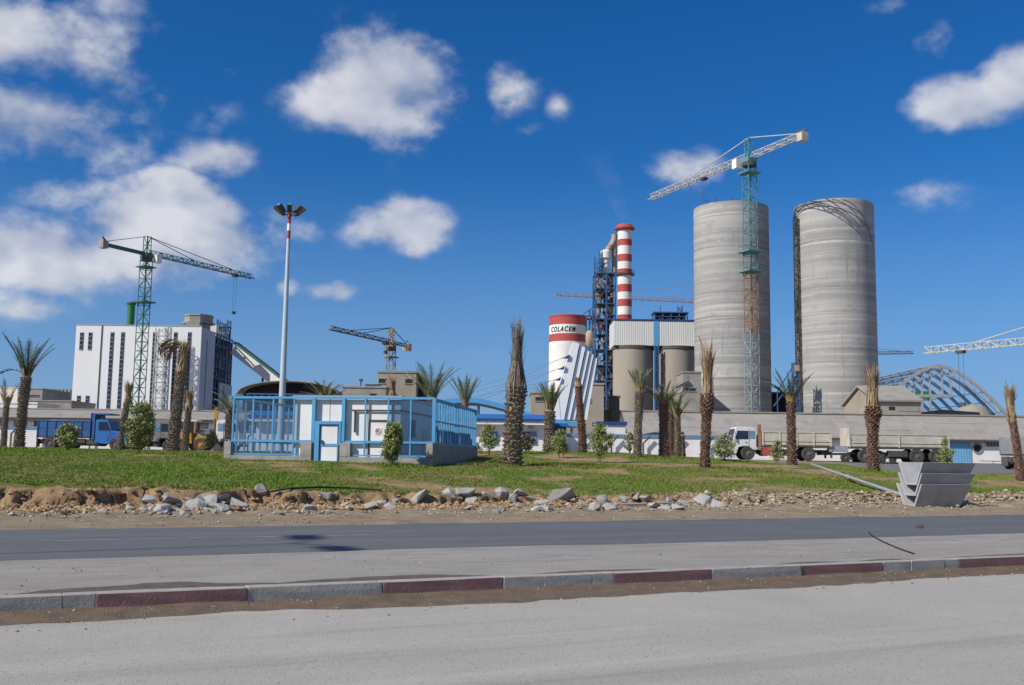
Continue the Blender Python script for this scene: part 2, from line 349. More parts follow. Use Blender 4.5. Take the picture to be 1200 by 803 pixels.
def leaf_mat(name, a, b, c):
    mm = mat(name, a, b, 9, 0.6, contrast=(0.4,0.6), spots=[(c,14,0.56,0.66)])
    return mm
m['shrub_yellow'] = leaf_mat('variegated leaf', (0.30,0.31,0.10), (0.15,0.20,0.055), (0.52,0.47,0.22))
m['shrub_pale'] = leaf_mat('pale leaf', (0.32,0.32,0.15), (0.18,0.20,0.09), (0.52,0.48,0.28))
m['shrub_dry'] = leaf_mat('dry leaf', (0.17,0.14,0.07), (0.10,0.085,0.05), (0.28,0.22,0.12))
m['mast_grey'] = mat('painted mast steel', (0.47,0.53,0.58), (0.42,0.48,0.53), 0.5, 0.45, 0.1)
m['sign_white'] = mat('sign white', (0.8,0.8,0.8), None, 3, 0.5)
m['sign_red'] = mat('sign red', (0.45,0.12,0.10), None, 3, 0.5)
m['paint'] = mat('worn road paint', (0.36,0.355,0.35), (0.17,0.175,0.18), 4, 0.8, contrast=(0.42,0.60))
m['pebble'] = mat('pebbles', (0.42,0.38,0.32), (0.28,0.24,0.19), 9, 0.95)
m['clinker'] = mat('stockpile', (0.30,0.27,0.22), (0.24,0.21,0.17), 0.3, 0.95)
def screen_mat():
    s = bpy.data.materials.new('wire screen'); s.use_nodes = True; N = s.node_tree.nodes; L = s.node_tree.links; N.clear()
    o = N.new('ShaderNodeOutputMaterial'); x = N.new('ShaderNodeMixShader'); t = N.new('ShaderNodeBsdfTransparent'); d = N.new('ShaderNodeBsdfPrincipled')
    t.inputs[0].default_value = (0.86,0.93,1,1)
    d.inputs['Base Color'].default_value = (0.05,0.10,0.16,1); d.inputs['Roughness'].default_value = 0.5
    x.inputs[0].default_value = 0.26; L.new(t.outputs[0], x.inputs[1]); L.new(d.outputs[0], x.inputs[2]); L.new(x.outputs[0], o.inputs[0]); return s
m['screen'] = screen_mat()
def ground_mat():
    g = bpy.data.materials.new('ground'); g.use_nodes = True; nt = g.node_tree; N = nt.nodes; L = nt.links
    bs = N['Principled BSDF']; bs.inputs['Roughness'].default_value = 0.95; bs.inputs['Specular IOR Level'].default_value = 0.2
    geo = N.new('ShaderNodeNewGeometry'); at = N.new('ShaderNodeAttribute'); at.attribute_name = 'zone'
    sp = N.new('ShaderNodeSeparateColor'); L.new(at.outputs['Color'], sp.inputs[0])
    def noise(sc, det=6):
        n = N.new('ShaderNodeTexNoise'); n.inputs['Scale'].default_value = sc; n.inputs['Detail'].default_value = det; n.inputs['Roughness'].default_value = 0.65
        L.new(geo.outputs['Position'], n.inputs['Vector']); return n.outputs[0]
    def mix(f, a, b):
        x = N.new('ShaderNodeMix'); x.data_type = 'RGBA'; L.new(f, x.inputs[0])
        for i, v in ((6, a), (7, b)):
            if hasattr(v, 'links'): L.new(v, x.inputs[i])
            else: x.inputs[i].default_value = (*v, 1)
        return x.outputs[2]
    def mr(src, a, b):
        r = N.new('ShaderNodeMapRange'); L.new(src, r.inputs[0]); r.inputs[1].default_value = a; r.inputs[2].default_value = b; return r.outputs[0]
    dirt = mix(mr(noise(1.4), 0.35, 0.65), (0.36,0.28,0.195), (0.25,0.19,0.13))
    dirt = mix(mr(noise(22, 4), 0.58, 0.70), dirt, (0.44,0.37,0.28))
    och = mix(mr(noise(2.6), 0.35, 0.65), (0.43,0.285,0.155), (0.27,0.172,0.095))
    och = mix(mr(noise(14, 4), 0.56, 0.70), och, (0.42,0.32,0.20))
    gr = mix(mr(noise(0.55, 5), 0.40, 0.62), (0.10,0.15,0.022), (0.19,0.175,0.055))
    gr = mix(mr(noise(9, 4), 0.52, 0.72), gr, (0.05,0.075,0.018))
    asp = mix(mr(noise(3), 0.4, 0.6), (0.16,0.16,0.165), (0.20,0.195,0.19))
    c = mix(sp.outputs[1], dirt, och); c = mix(sp.outputs[0], c, gr); c = mix(sp.outputs[2], c, asp)
    L.new(c, bs.inputs['Base Color'])
    b = N.new('ShaderNodeBump'); L.new(noise(28, 5), b.inputs['Height']); b.inputs['Distance'].default_value = 0.06; L.new(b.outputs[0], bs.inputs['Normal'])
    return g
m['ground'] = ground_mat()

# ------------------------------------------------------------------ ground and roads (u along the road, v across it)
DU = Vector((0.907, 0.421)); DV = Vector((-0.421, 0.907))
def UV(u, v, z=0.0): return Vector((u*DU.x+v*DV.x, u*DU.y+v*DV.y, z))
def toUV(x, y): return x*DU.x+y*DU.y, x*DV.x+y*DV.y
def bank_edge(u): return 29.1 + (fbm(u*0.45, 3.3, 4, 5)-0.5)*1.7 + (fbm(u*2.2, 1.3, 3, 9)-0.5)*0.5
def height(u, v):
    u = np.asarray(u, float); v = np.asarray(v, float)
    top = np.interp(v, [26, 29.5, 34, 41, 50, 60, 80, 300], [0.42, 0.5, 0.85, 1.3, 1.6, 1.8, 1.87, 1.9])
    top = top + 0.26*(1-sst(u, -2, 14))*(1-sst(v, 30, 44)) + (fbm(u*0.35, v*0.35, 3, 2)-0.5)*0.16*(1-sst(v, 60, 75))
    x, y = u*DU.x+v*DV.x, u*DU.y+v*DV.y
    top = top + 0.34*np.exp(-((x-4.5)/11)**2-((y-64)/9)**2)
    top = top - 0.42*sst(u, 37, 45)*sst(v, 34, 42)*(1-sst(v, 58, 76))
    ve = bank_edge(u); w = 0.55 + 1.5*sst(u, 12, 22) + 0.6*(fbm(u*0.9, 7.7, 2, 4)-0.5)
    t = np.clip((v-(ve-w))/w, 0, 1)
    t = t*t*(3-2*t)
    low = np.interp(v, [-3000, 16, 22.5, 23.3, 24.5, 28, 31], [-0.06, -0.06, -0.01, 0.075, 0.13, 0.22, 0.3])
    low = low + (fbm(u*1.3, v*1.3, 4, 12)-0.5)*0.09*sst(v, 22, 23.5)
    z = low*(1-t)+top*t
    zone = sst(v, 24.5, 26.5)*(1-sst(v, ve+0.2, ve+1.2))
    clod = (fbm(u*2.2, v*2.2, 4, 21)-0.5)*0.40 + (fbm(u*6.5, v*6.5, 3, 31)-0.5)*0.34 - 0.30*sst(fbm(u*2.7, v*2.7, 3, 35), 0.56, 0.74)
    z = z + clod*zone*(0.35+0.65*np.clip(4*t*(1-t)+0.35*sst(u, 16, 24), 0, 1))
    rill = np.abs(fbm(u*1.6, 0.3, 3, 41)-0.5)*2
    z = z - np.clip(0.22-rill, 0, 1)*2.2*np.clip(4*t*(1-t), 0, 1)*(1-sst(u, 14, 20))*0.5
    return z
def gz(x, y):
    u, v = toUV(x, y); return float(height(u, v))
def grassiness(u, v):
    ve = bank_edge(u)
    x, y = u*DU.x+v*DV.x, u*DU.y+v*DV.y
    g = sst(v, ve-0.1, ve+0.35)
    n = fbm(u*0.23, v*0.23, 4, 51); n2 = fbm(u*0.75, v*0.75, 3, 61)
    dry = 0.17*np.exp(-((v-41.5)/5)**2)*sst(u, 12, 20) + 0.05*np.exp(-((v-48)/6)**2)*sst(u, 20, 28)
    dry = dry - 0.07*(1-sst(u, -4, 10)) + 0.10*np.exp(-((v-47)/3)**2)*(1-sst(u, 8, 14))
    k = sst(n*0.65+n2*0.35 - dry, 0.29, 0.43)
    far = 1-sst(v, 64, 70)
    return g*k*far
def make_ground():
    def axis(a, b, step, lo, hi, g=1.16):
        xs = list(np.arange(a, b+1e-6, step)); s = step
        while xs[-1] < hi: s *= g; xs.append(xs[-1]+s)
        s = step
        while xs[0] > lo: s *= g; xs.insert(0, xs[0]-s)
        return np.array(xs)
    us = axis(-26, 66, 0.11, -3500, 3500, 1.18)
    vs = np.concatenate([np.array([-60, 0, 10, 15, 20, 22]), np.arange(22.3, 30.8, 0.085), np.arange(30.9, 50, 0.32), axis(50, 72, 0.7, 50, 4500, 1.2)[0:]])
    Ug, Vg = np.meshgrid(us, vs); Z = height(Ug, Vg)
    X = Ug*DU.x+Vg*DV.x; Y = Ug*DU.y+Vg*DV.y
    zone = sst(Vg, 26.2, 27.6)*(1-sst(Vg, bank_edge(Ug)+0.05, bank_edge(Ug)+0.7))
    dv = zone*((fbm(Ug*3.1, Z*5+Vg, 3, 15)-0.5)*0.55+(fbm(Ug*8, Z*11+Vg*2, 2, 16)-0.5)*0.22)
    X = X+dv*DV.x; Y = Y+dv*DV.y
    nu, nv = len(us), len(vs)
    co = np.stack([X, Y, Z], -1).reshape(-1, 3)
    i = np.arange(nu*nv).reshape(nv, nu)
    q = np.stack([i[:-1, :-1], i[:-1, 1:], i[1:, 1:], i[1:, :-1]], -1).reshape(-1, 4)
    me = bpy.data.meshes.new('ground'); me.vertices.add(len(co)); me.vertices.foreach_set('co', co.ravel())
    me.loops.add(q.size); me.loops.foreach_set('vertex_index', q.ravel())
    me.polygons.add(len(q)); me.polygons.foreach_set('loop_start', np.arange(len(q))*4); me.polygons.foreach_set('loop_total', np.full(len(q), 4))
    me.update(); me.validate()
    col = np.zeros((len(co), 4), np.float32); col[:, 3] = 1
    ve = bank_edge(Ug)
    col[:, 0] = grassiness(Ug, Vg).ravel()
    och = sst(Vg, 26.0, 27.4)*(1-sst(Vg, 60, 66))*(1-0.62*sst(Ug, 16, 24)*(1-sst(Vg, 30, 33)))
    col[:, 1] = och.ravel()
    drive = sst(Ug-0.75*(Vg-52), 51, 53)*sst(Vg, 46, 48)*(1-sst(Vg, 72, 76))
    col[:, 2] = drive.ravel(); col[:, 0] *= (1-drive.ravel())
    a = me.attributes.new('zone', 'FLOAT_COLOR', 'POINT'); a.data.foreach_set('color', col.ravel())
    me.shade_smooth(); me.materials.append(m['ground'])
    structure(link_mesh('ground', me))
make_ground()
def strip(name, material, vfun, u0=-80, u1=160, du=0.25, kind='structure', uv_cols=2):
    "sheet between two edges given by vfun(u) -> list of (v,z)"
    us = np.arange(u0, u1+1e-6, du); mb = MB(); k = None
    for u in us:
        r = vfun(u); k = len(r); mb.v += [tuple(UV(u, v, z)) for v, z in r]
    for j in range(len(us)-1):
        for c in range(k-1): mb.f.append((j*k+c, (j+1)*k+c, (j+1)*k+c+1, j*k+c+1))
    o = mb.build(name, material, None, smooth=True); o['kind'] = kind; return o
def nz(u, s, f=0.6): return float(fbm(u*f, s*1.7, 4, s))-0.5
strip('near_road', m['asphalt_near'], lambda u: [(-14, 0), (-4, 0.02), (4, 0.02), (11.3, 0.0)], du=2)
strip('gutter_dirt', m['gutter'], lambda u: [(10.25+nz(u, 3)*0.5, -0.03), (10.62+nz(u, 4, 0.5)*0.7+nz(u, 14, 3.2)*0.22, 0.002), (10.9+nz(u, 5, 1.5)*0.2, 0.024+nz(u, 6, 4)*0.024), (11.27, 0.05+nz(u, 7, 2)*0.03)], -14, 40, 0.1)
strip('median_pavement', m['median'], lambda u: [(11.44, 0.16), (12.5, 0.165), (14.5, 0.13), (16.2+nz(u, 8, 0.25)*0.8, 0.075), (16.55+nz(u, 8, 0.25)*0.9+nz(u, 9, 2.2)*0.22, 0.02)], -60, 120, 0.15)
strip('far_road', m['asphalt_far'], lambda u: [(16.0, 0.03), (19.6, 0.055), (23.6, 0.035)], du=2)
strip('lane_line', m['paint'], lambda u: [(19.72, 0.0585), (19.80, 0.0585)], -9, 6.5, 0.5)
strip('lane_line', m['paint'], lambda u: [(8.02, 0.0135), (8.10, 0.0133)], 13, 60, 0.5)
# drifts of grit behind the kerb
def drift(u0, u1, w, v0=11.46):
    def fn(u):
        t = (u-u0)/(u1-u0); e = max(0.03, w*max(0.0, sin(pi*t))**0.7*(0.75+nz(u, 11, 2)*0.9))
        return [(v0, 0.178), (v0+e*0.4, 0.180+0.012*sin(pi*t)), (v0+e*0.8, 0.175), (v0+e, 0.158)]
    strip('grit_drift', m['dust'], fn, u0, u1, 0.06, 'stuff')
for d in ((-0.2, 2.7, 0.85), (2.3, 5.2, 0.7), (5.6, 7.6, 0.3), (9.4, 10.8, 0.3), (10.9, 12.2, 0.25), (12.5, 16.5, 0.35), (-3.0, -0.3, 0.4)): drift(*d)

# kerb of separate stones, painted in sections
def make_kerb():
    root = bpy.data.objects.new('kerb', None); COL.objects.link(root); structure(root)
    ang = math.atan2(DU.y, DU.x); root.rotation_euler = (0, 0, ang)
    meshes = []
    for k in range(8):
        rnd = random.Random(k); bm = bmesh.new(); bmesh.ops.create_cube(bm, size=1)
        for vv in bm.verts:
            vv.co.x *= 0.5055; vv.co.y *= 0.2; vv.co.z = 0.2*(vv.co.z) + 0.0
        bmesh.ops.bevel(bm, geom=list(bm.edges), offset=0.006, segments=1, affect='EDGES')
        bmesh.ops.subdivide_edges(bm, edges=[e for e in bm.edges if e.calc_length() > 0.12], cuts=2, use_grid_fill=True)
        for vv in bm.verts: vv.co += Vector((rnd.uniform(-1, 1), rnd.uniform(-1, 1), rnd.uniform(-1, 1)))*0.0022
        for red in (0, 1):
            me = bpy.data.meshes.new('kerb_stone'); bm.to_mesh(me); me.materials.append(m['kerb_red' if red else 'kerb_grey']); me.materials.append(m['kerb_worn']); meshes.append(me)
            for pl in me.polygons:
                if pl.normal.z > 0.6: pl.material_index = 1
        bm.free()
    for i in range(-7, 30):
        red = i % 2 == 0; u0 = 0.6+1.521*i
        cuts = [0, 1] if (red or i % 4 == 1) else [0, 0.36, 0.80, 1]
        for a, b in zip(cuts[:-1], cuts[1:]):
            o = link_mesh('kerb_stone', meshes[2*random.randrange(8)+(1 if red else 0)], root); o.scale = ((b-a)*1.517/0.5055, 1, 1)
            o.location = (u0+1.521*(a+b)/2, 11.36+random.uniform(-0.006, 0.006), 0.082+random.uniform(-0.003, 0.003)); o.rotation_euler = (0, random.uniform(-.002, .002), random.uniform(-0.004, 0.004))
make_kerb()

# ------------------------------------------------------------------ grass and pebbles (uncountable)
def soup(name, material, tri, colour=None):
    n = len(tri); me = bpy.data.meshes.new(name); me.vertices.add(n*3); me.vertices.foreach_set('co', tri.reshape(-1).astype(np.float32))
    me.loops.add(n*3); me.loops.foreach_set('vertex_index', np.arange(n*3)); me.polygons.add(n)
    me.polygons.foreach_set('loop_start', np.arange(n)*3); me.polygons.foreach_set('loop_total', np.full(n, 3)); me.update()
    if colour is not None:
        a = me.attributes.new('tint', 'FLOAT_COLOR', 'POINT'); c = np.ones((n*3, 4), np.float32); c[:, :3] = np.repeat(colour, 3, 0); a.data.foreach_set('color', c.ravel())
    me.materials.append(material); return link_mesh(name, me)
def tint_mat(name, rough=0.7):
    g = bpy.data.materials.new(name); g.use_nodes = True; N = g.node_tree.nodes; at = N.new('ShaderNodeAttribute'); at.attribute_name = 'tint'
    b = N['Principled BSDF']; g.node_tree.links.new(at.outputs['Color'], b.inputs['Base Color']); b.inputs['Roughness'].default_value = rough; b.inputs['Specular IOR Level'].default_value = 0.2
    return g
def make_grass():
    rng = np.random.default_rng(3); N = 900000
    # denser near the camera
    Yd = 27 + (74-27)*rng.random(N)**1.25; X = (rng.random(N)*2-1)*0.66*Yd
    U = X*DU.x+Yd*DU.y; V = X*DV.x+Yd*DV.y
    g = grassiness(U, V); drive = sst(U-0.75*(V-52), 51, 53)*sst(V, 46, 48)
    clump = fbm(U*2.6, V*2.6, 3, 71)
    keep = rng.random(N) < (g*sst(clump, 0.25, 0.55)*1.0+0.05*(V > bank_edge(U)))*(1-drive)
    keep &= V > bank_edge(U)-0.05
    U, V, X, Yd, g, clump = U[keep], V[keep], X[keep], Yd[keep], g[keep], clump[keep]
    n0 = len(U)
    for (tx, ty, tr) in ((5.0, 47, 1.3), (19.6, 54.5, 1.8), (-4.6, 42.2, 0.9), (2.6, 46, 1.2), (11.5, 48.5, 1.2), (-26, 50, 1.5), (-1.0, 44.2, 0.9), (14, 44, 0.8), (-13.5, 44.6, 0.8), (8, 58, 1.2)):
        k = int(1500*tr); a = rng.random(k)*2*pi; q = tr*np.sqrt(rng.random(k)); x, y = tx+q*np.cos(a)*1.5, ty+q*np.sin(a)
        X = np.concatenate([X, x]); Yd = np.concatenate([Yd, y]); U = np.concatenate([U, x*DU.x+y*DU.y]); V = np.concatenate([V, x*DV.x+y*DV.y]); clump = np.concatenate([clump, 1.6+1.6*(1-q/tr)])
    n = len(U); Z = height(U, V)
    h = (0.02+0.055*rng.random(n))*(0.5+1.0*clump); h *= np.where(V < bank_edge(U)+0.5, 1.35, 1.0)
    w = 0.009+0.011*rng.random(n)
    a = rng.random(n)*2*pi; lean = rng.normal(0, 0.75, (n, 2))
    b0 = np.stack([X, Yd, Z-0.01], -1)
    dx = np.stack([np.cos(a)*w, np.sin(a)*w, np.zeros(n)], -1)
    tip = b0 + np.stack([lean[:, 0]*h, lean[:, 1]*h, h], -1)
    tri = np.stack([b0-dx, b0+dx, tip], 1)
    dryn = sst(fbm(U*0.3, V*0.3, 4, 81)+rng.normal(0, 0.07, n)+0.06*sst(U, 2, 14), 0.46, 0.66)
    gcol = np.array([0.135, 0.215, 0.022])[None]*(0.65+0.7*rng.random((n, 1))); dcol = np.array([0.27, 0.235, 0.075])[None]*(0.7+0.5*rng.random((n, 1)))
    c = gcol*(1-dryn[:, None]*0.75)+dcol*dryn[:, None]*0.75
    o = soup('grass', tint_mat('grass blades'), tri, c); o['kind'] = 'stuff'
    o['label'] = 'short green and yellowing grass on the bank above the road'; o['category'] = 'grass'
make_grass()
def octa(c, r, rng):
    d = np.array([[1,0,0],[-1,0,0],[0,1,0],[0,-1,0],[0,0,1],[0,0,-1]], float)
    n = len(c); p = d[None]*r[:, None, None]*(0.55+0.75*rng.random((n, 6, 1))); a = rng.random(n)*2*pi
    ca, sa = np.cos(a)[:, None], np.sin(a)[:, None]; q = p.copy(); q[:, :, 0] = p[:, :, 0]*ca-p[:, :, 1]*sa; q[:, :, 1] = p[:, :, 0]*sa+p[:, :, 1]*ca; q[:, :, 2] *= 0.65
    q += c[:, None]; F = np.array([[0,2,4],[2,1,4],[1,3,4],[3,0,4],[2,0,5],[1,2,5],[3,1,5],[0,3,5]])
    return q[:, F].reshape(-1, 3, 3)
def make_pebbles():
    rng = np.random.default_rng(5); n = 15000
    V = 25.0+3.4*rng.random(n)**0.8; Yd = np.full(n, 0.0); U = -14+66*rng.random(n)
    clump = fbm(U*0.8, V*1.2, 3, 91); k = rng.random(n) < sst(clump, 0.33, 0.6); U, V = U[k], V[k]
    V2 = 23.1+1.6*rng.random(1400); U2 = -12+62*rng.random(1400)
    U = np.concatenate([U, U2]); V = np.concatenate([V, V2]); n = len(U)
    r = 0.012+0.06*rng.random(n)**3.5*1.3; r[-1400:] *= 0.6; Z = height(U, V)+r*0.2
    c = np.stack([U*DU.x+V*DV.x, U*DU.y+V*DV.y, Z], -1)
    tint = np.array([0.34, 0.30, 0.245])[None]*(0.5+0.7*rng.random((n, 1))); tint[:, 2] *= 0.8+0.25*rng.random(n); tint = np.repeat(tint, 8, 0)
    o = soup('pebbles', tint_mat('pebble tint', 0.95), octa(c, r, rng), tint); o['kind'] = 'stuff'
    o['label'] = 'loose small stones and grit along the foot of the bank'; o['category'] = 'gravel'
    n = 26000; U = -16+70*rng.random(n); V = bank_edge(U)-2.0*rng.random(n)**0.8-0.12; r = 0.018+0.11*rng.random(n)**4; Z = height(U, V)+r*0.15
    c = np.stack([U*DU.x+V*DV.x, U*DU.y+V*DV.y, Z], -1); pale = sst(U, 14, 24)[:, None]
    tint = (np.array([0.40, 0.265, 0.145])[None]*(1-pale)+np.array([0.40, 0.33, 0.24])[None]*pale)*(0.40+0.75*rng.random((n, 1)))
    o = soup('soil_clods', tint_mat('clod tint', 0.95), octa(c, r, rng), np.repeat(tint, 8, 0)); o['kind'] = 'stuff'
    o['label'] = 'crumbled soil clods on the cut face of the bank'; o['category'] = 'soil'
    # grit on the pavement and roads
    n = 6000; U = -6+34*rng.random(n); V = np.where(rng.random(n) < 0.6, 11.5+5*rng.random(n), 9.9+1.3*rng.random(n)**0.5)
    r = 0.004+0.024*rng.random(n)**6; Z = np.where(V > 11.4, np.interp(V, [11.44, 12.5, 14.5, 16.4], [0.16, 0.165, 0.13, 0.06]), np.interp(V, [10.6, 10.9, 11.27], [0.004, 0.02, 0.05]))
    c = np.stack([U*DU.x+V*DV.x, U*DU.y+V*DV.y, Z], -1); tint = np.repeat(np.array([0.26, 0.23, 0.20])[None]*(0.35+1.0*rng.random((n, 1))), 8, 0)
    o = soup('road_grit', tint_mat('grit tint', 0.95), octa(c, r, rng), tint); o['kind'] = 'stuff'
    o['label'] = 'scattered grit on the pale pavement and in the gutter'; o['category'] = 'gravel'
make_pebbles()

# ================================================================== BUILDINGS
Z0 = 1.88   # level of the plant yard
def zat(px, py, Y): return P(px, py, Y).z
def xat(px, Y, py=480): return P(px, py, Y).x

# ---- white factory block with window strips
def factory():
    Y = 260.0; xl, xr = xat(86.5, Y, 430), xat(234, Y, 430); zt = zat(165, 382, Y); W_ = xr-xl; D = 31.0; H = zt-Z0
    t = thing('factory_building', 'tall white clad factory block with narrow dark window strips', 'building', (xl, Y, Z0))
    w = MB(); w.lo((0, 0.0, 0), (W_, 0.5, H)); w.build('front_wall', m['cladding'], t)
    MB().lo((0, 0.5, 0), (0.5, D, H)).build('side_wall', m['cladding'], t)
    # right side: clad front third, open dark steel frame, clad lower rear
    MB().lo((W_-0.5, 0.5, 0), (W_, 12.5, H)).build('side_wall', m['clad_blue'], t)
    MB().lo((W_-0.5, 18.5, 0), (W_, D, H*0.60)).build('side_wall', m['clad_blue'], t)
    MB().lo((0.5, D-0.5, 0), (W_-0.5, D, H*0.98)).build('rear_wall', m['cladding'], t)
    MB().lo((0.5, 0.5, H-1.0), (W_-0.5, D-0.5, H-0.6)).build('roof', m['concrete'], t)
    MB().lo((-0.1, -0.1, H), (W_+0.1, 0.6, H+0.25)).build('parapet_trim', m['steel_grey'], t)
    MB().lo((0.6, 12.6, 0), (W_-4, D-0.7, H-1.1)).build('dark_interior', m['dark'], t)
    fr = MB()
    for y in (12.8, 15.6, 18.4, 21.5, 24.6, 27.7, 30.5): fr.bar((W_-0.4, y, 0 if y < 18.5 else H*0.6), (W_-0.4, y, H), 0.35)
    for k in range(11):
        z = H*(0.08+0.092*k); fr.bar((W_-0.4, 12.6, z), (W_-0.4, 18.4 if z < H*0.6 else D, z), 0.3)
        if k % 2 == 0 and z > H*0.55: fr.bar((W_-0.45, 18.4, z), (W_-0.45, 24.6, min(H, z+H*.16)), 0.22)
    fr.build('open_steel_frame', m['dark_blue_steel'], t)
    rnd = random.Random(2); eq = MB()
    for k in range(26):
        y = rnd.uniform(13.5, 30); z = rnd.uniform(0.1 if y < 18 else 0.62, 0.95)*H; eq.box((W_-1.6+rnd.uniform(-1, .5), y, z), (rnd.uniform(.4, 1.6), rnd.uniform(.5, 2.2), rnd.uniform(.4, 1.8)))
    eq.build('machinery', m['tan_metal'], t, kind='stuff')
    def strip_win(px, py0, py1, wpx=3.2):
        x = xat(px, Y, (py0+py1)/2)-xl; z1, z0 = zat(px, py0, Y)-Z0, max(1.0, zat(px, py1, Y)-Z0); hw = wpx/2*Y/FPX
        f = MB().lo((x-hw, -0.10, z0), (x+hw, -0.02, z1)).build('window', m['strip_glass'], t)
        mu = MB(); z = z0; k = 0
        while z < z1: mu.lo((x-hw, -0.16, z), (x+hw, -0.105, z+0.14)); z += 1.15
        mu.build('mullions', m['steel_grey'], f, kind='stuff')
        fm = MB(); fm.lo((x-hw-0.08, -0.14, z0-0.1), (x-hw, -0.01, z1+0.1)); fm.lo((x+hw, -0.14, z0-0.1), (x+hw+0.08, -0.01, z1+0.1)); fm.build('frame', m['dark_steel'], f)
    for px in (95.5, 105.5): strip_win(px, 390, 410)
    for px in (91.8, 102): strip_win(px, 464, 484)
    for px, b in ((128.5, 500), (141, 500), (178.5, 500), (203, 500), (219.5, 500)): strip_win(px, 389.5, b)
    x = xat(117, Y, 430)-xl
    MB().lo((x-0.12, -0.16, 1), (x+0.12, -0.01, H)).build('downpipe', m['dark_steel'], t)
    sw = MB().lo((W_+0.02, 5.0, 3), (W_+0.10, 5.7, H*0.92)).build('window', m['strip_glass'], t)
    MB().lo((W_+0.02, 22.5, 3), (W_+0.10, 23.2, H*0.58)).build('window', m['strip_glass'], t)
    MB().lo((W_+0.02, 8.0, 0.2), (W_+0.2, 10.6, 7.5)).build('door', m['dark'], t)
    # roof turret, plant and lattice
    c = (W_-3.5, 8.5)
    tr = MB(); tr.lathe([(3.2, H), (3.2, H+1.6)], 8, c); tr.lathe([(4.3, H+1.7), (4.3, H+2.1), (3.7, H+2.2), (3.7, H+3.6), (3.9, H+3.7), (3.9, H+4.1)], 8, c, a0=pi/8); tr.build('roof_turret', m['concrete'], t)
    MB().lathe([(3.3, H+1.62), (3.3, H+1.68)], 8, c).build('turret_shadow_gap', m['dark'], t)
    MB().lo((W_-5.0, 2.5, H-0.6), (W_-1.4, 5.5, H+1.5)).build('roof_box', m['concrete'], t)
    MB().lo((W_-3.2, 15, H-0.6), (W_-0.6, 17.5, H+2.4)).build('roof_box', m['white_wall'], t)
    la = MB(); la.lattice((W_-1.6, 25.5, H-1), (W_-1.6, 25.5, H+5.2), 3.0, 0.3, 3); la.box((W_-1.6, 25.5, H+3.2), (3.6, 3.6, 0.25)); la.build('roof_lattice', m['dark_blue_steel'], t)
    MB().tube((W_-1.6, 25.5, H), (W_-1.6, 25.5, H+4.2), 0.9).build('roof_vessel', m['steel_grey'], t)
    rl = MB()
    for k in range(9): rl.bar((2+k*3.4, 0.3, H), (2+k*3.4, 0.3, H+1.0), 0.09)
    rl.build('roof_posts', m['steel_grey'], t)
    MB().tube((xat(158, 285, 370)-xl, 22, 0), (xat(158, 285, 370)-xl, 22, zat(158, 357, 282)-Z0), 1.05, n=20).build('green_stack', m['green_stack'], t, smooth=True)
    MB().tube((xat(158, 285, 370)-xl, 22, zat(158, 357, 282)-Z0), (xat(158, 285, 370)-xl, 22, zat(158, 355, 282)-Z0), 1.3, n=20).build('stack_rim', m['dark_steel'], t)
    # hoist tower leaning on the front
    h = thing('hoist_tower', 'pale blue lattice hoist tower against the white factory front', 'hoist tower', (xat(187, 256, 430), 256.5, Z0))
    MB().lattice((0, 0, 0), (0, 0, H-1), 2.4, 0.22, 16, 0.16).build('lattice_mast', m['crane_white'], h)
    MB().lattice((1.6, 0.6, 0), (1.6, 0.6, H-0.4), 0.9, 0.16, 30, 0.12).build('guide_mast', m['mast_grey'], h)
    # inclined conveyor gallery down to the right
    a, b = Vector(P(276, 410, 287)), Vector(P(335, 455, 284))
    g = thing('conveyor_gallery', 'pale inclined conveyor gallery descending from the white factory', 'conveyor', a)
    MB().bar(a, b, 3.0, 2.7).build('gallery_body', m['cream_paint'], g, world=True)
    o = Vector((0, 0, 2.0)); MB().bar(a+o, b+o, 3.3, 0.55).build('gallery_roof', m['crane_green'], g, world=True)
    sp = MB(); mid = a.lerp(b, 0.55); sp.bar((mid.x, mid.y, Z0), mid-Vector((0, 0, 2)), 0.5); sp.build('support', m['dark_steel'], g, world=True)
factory()

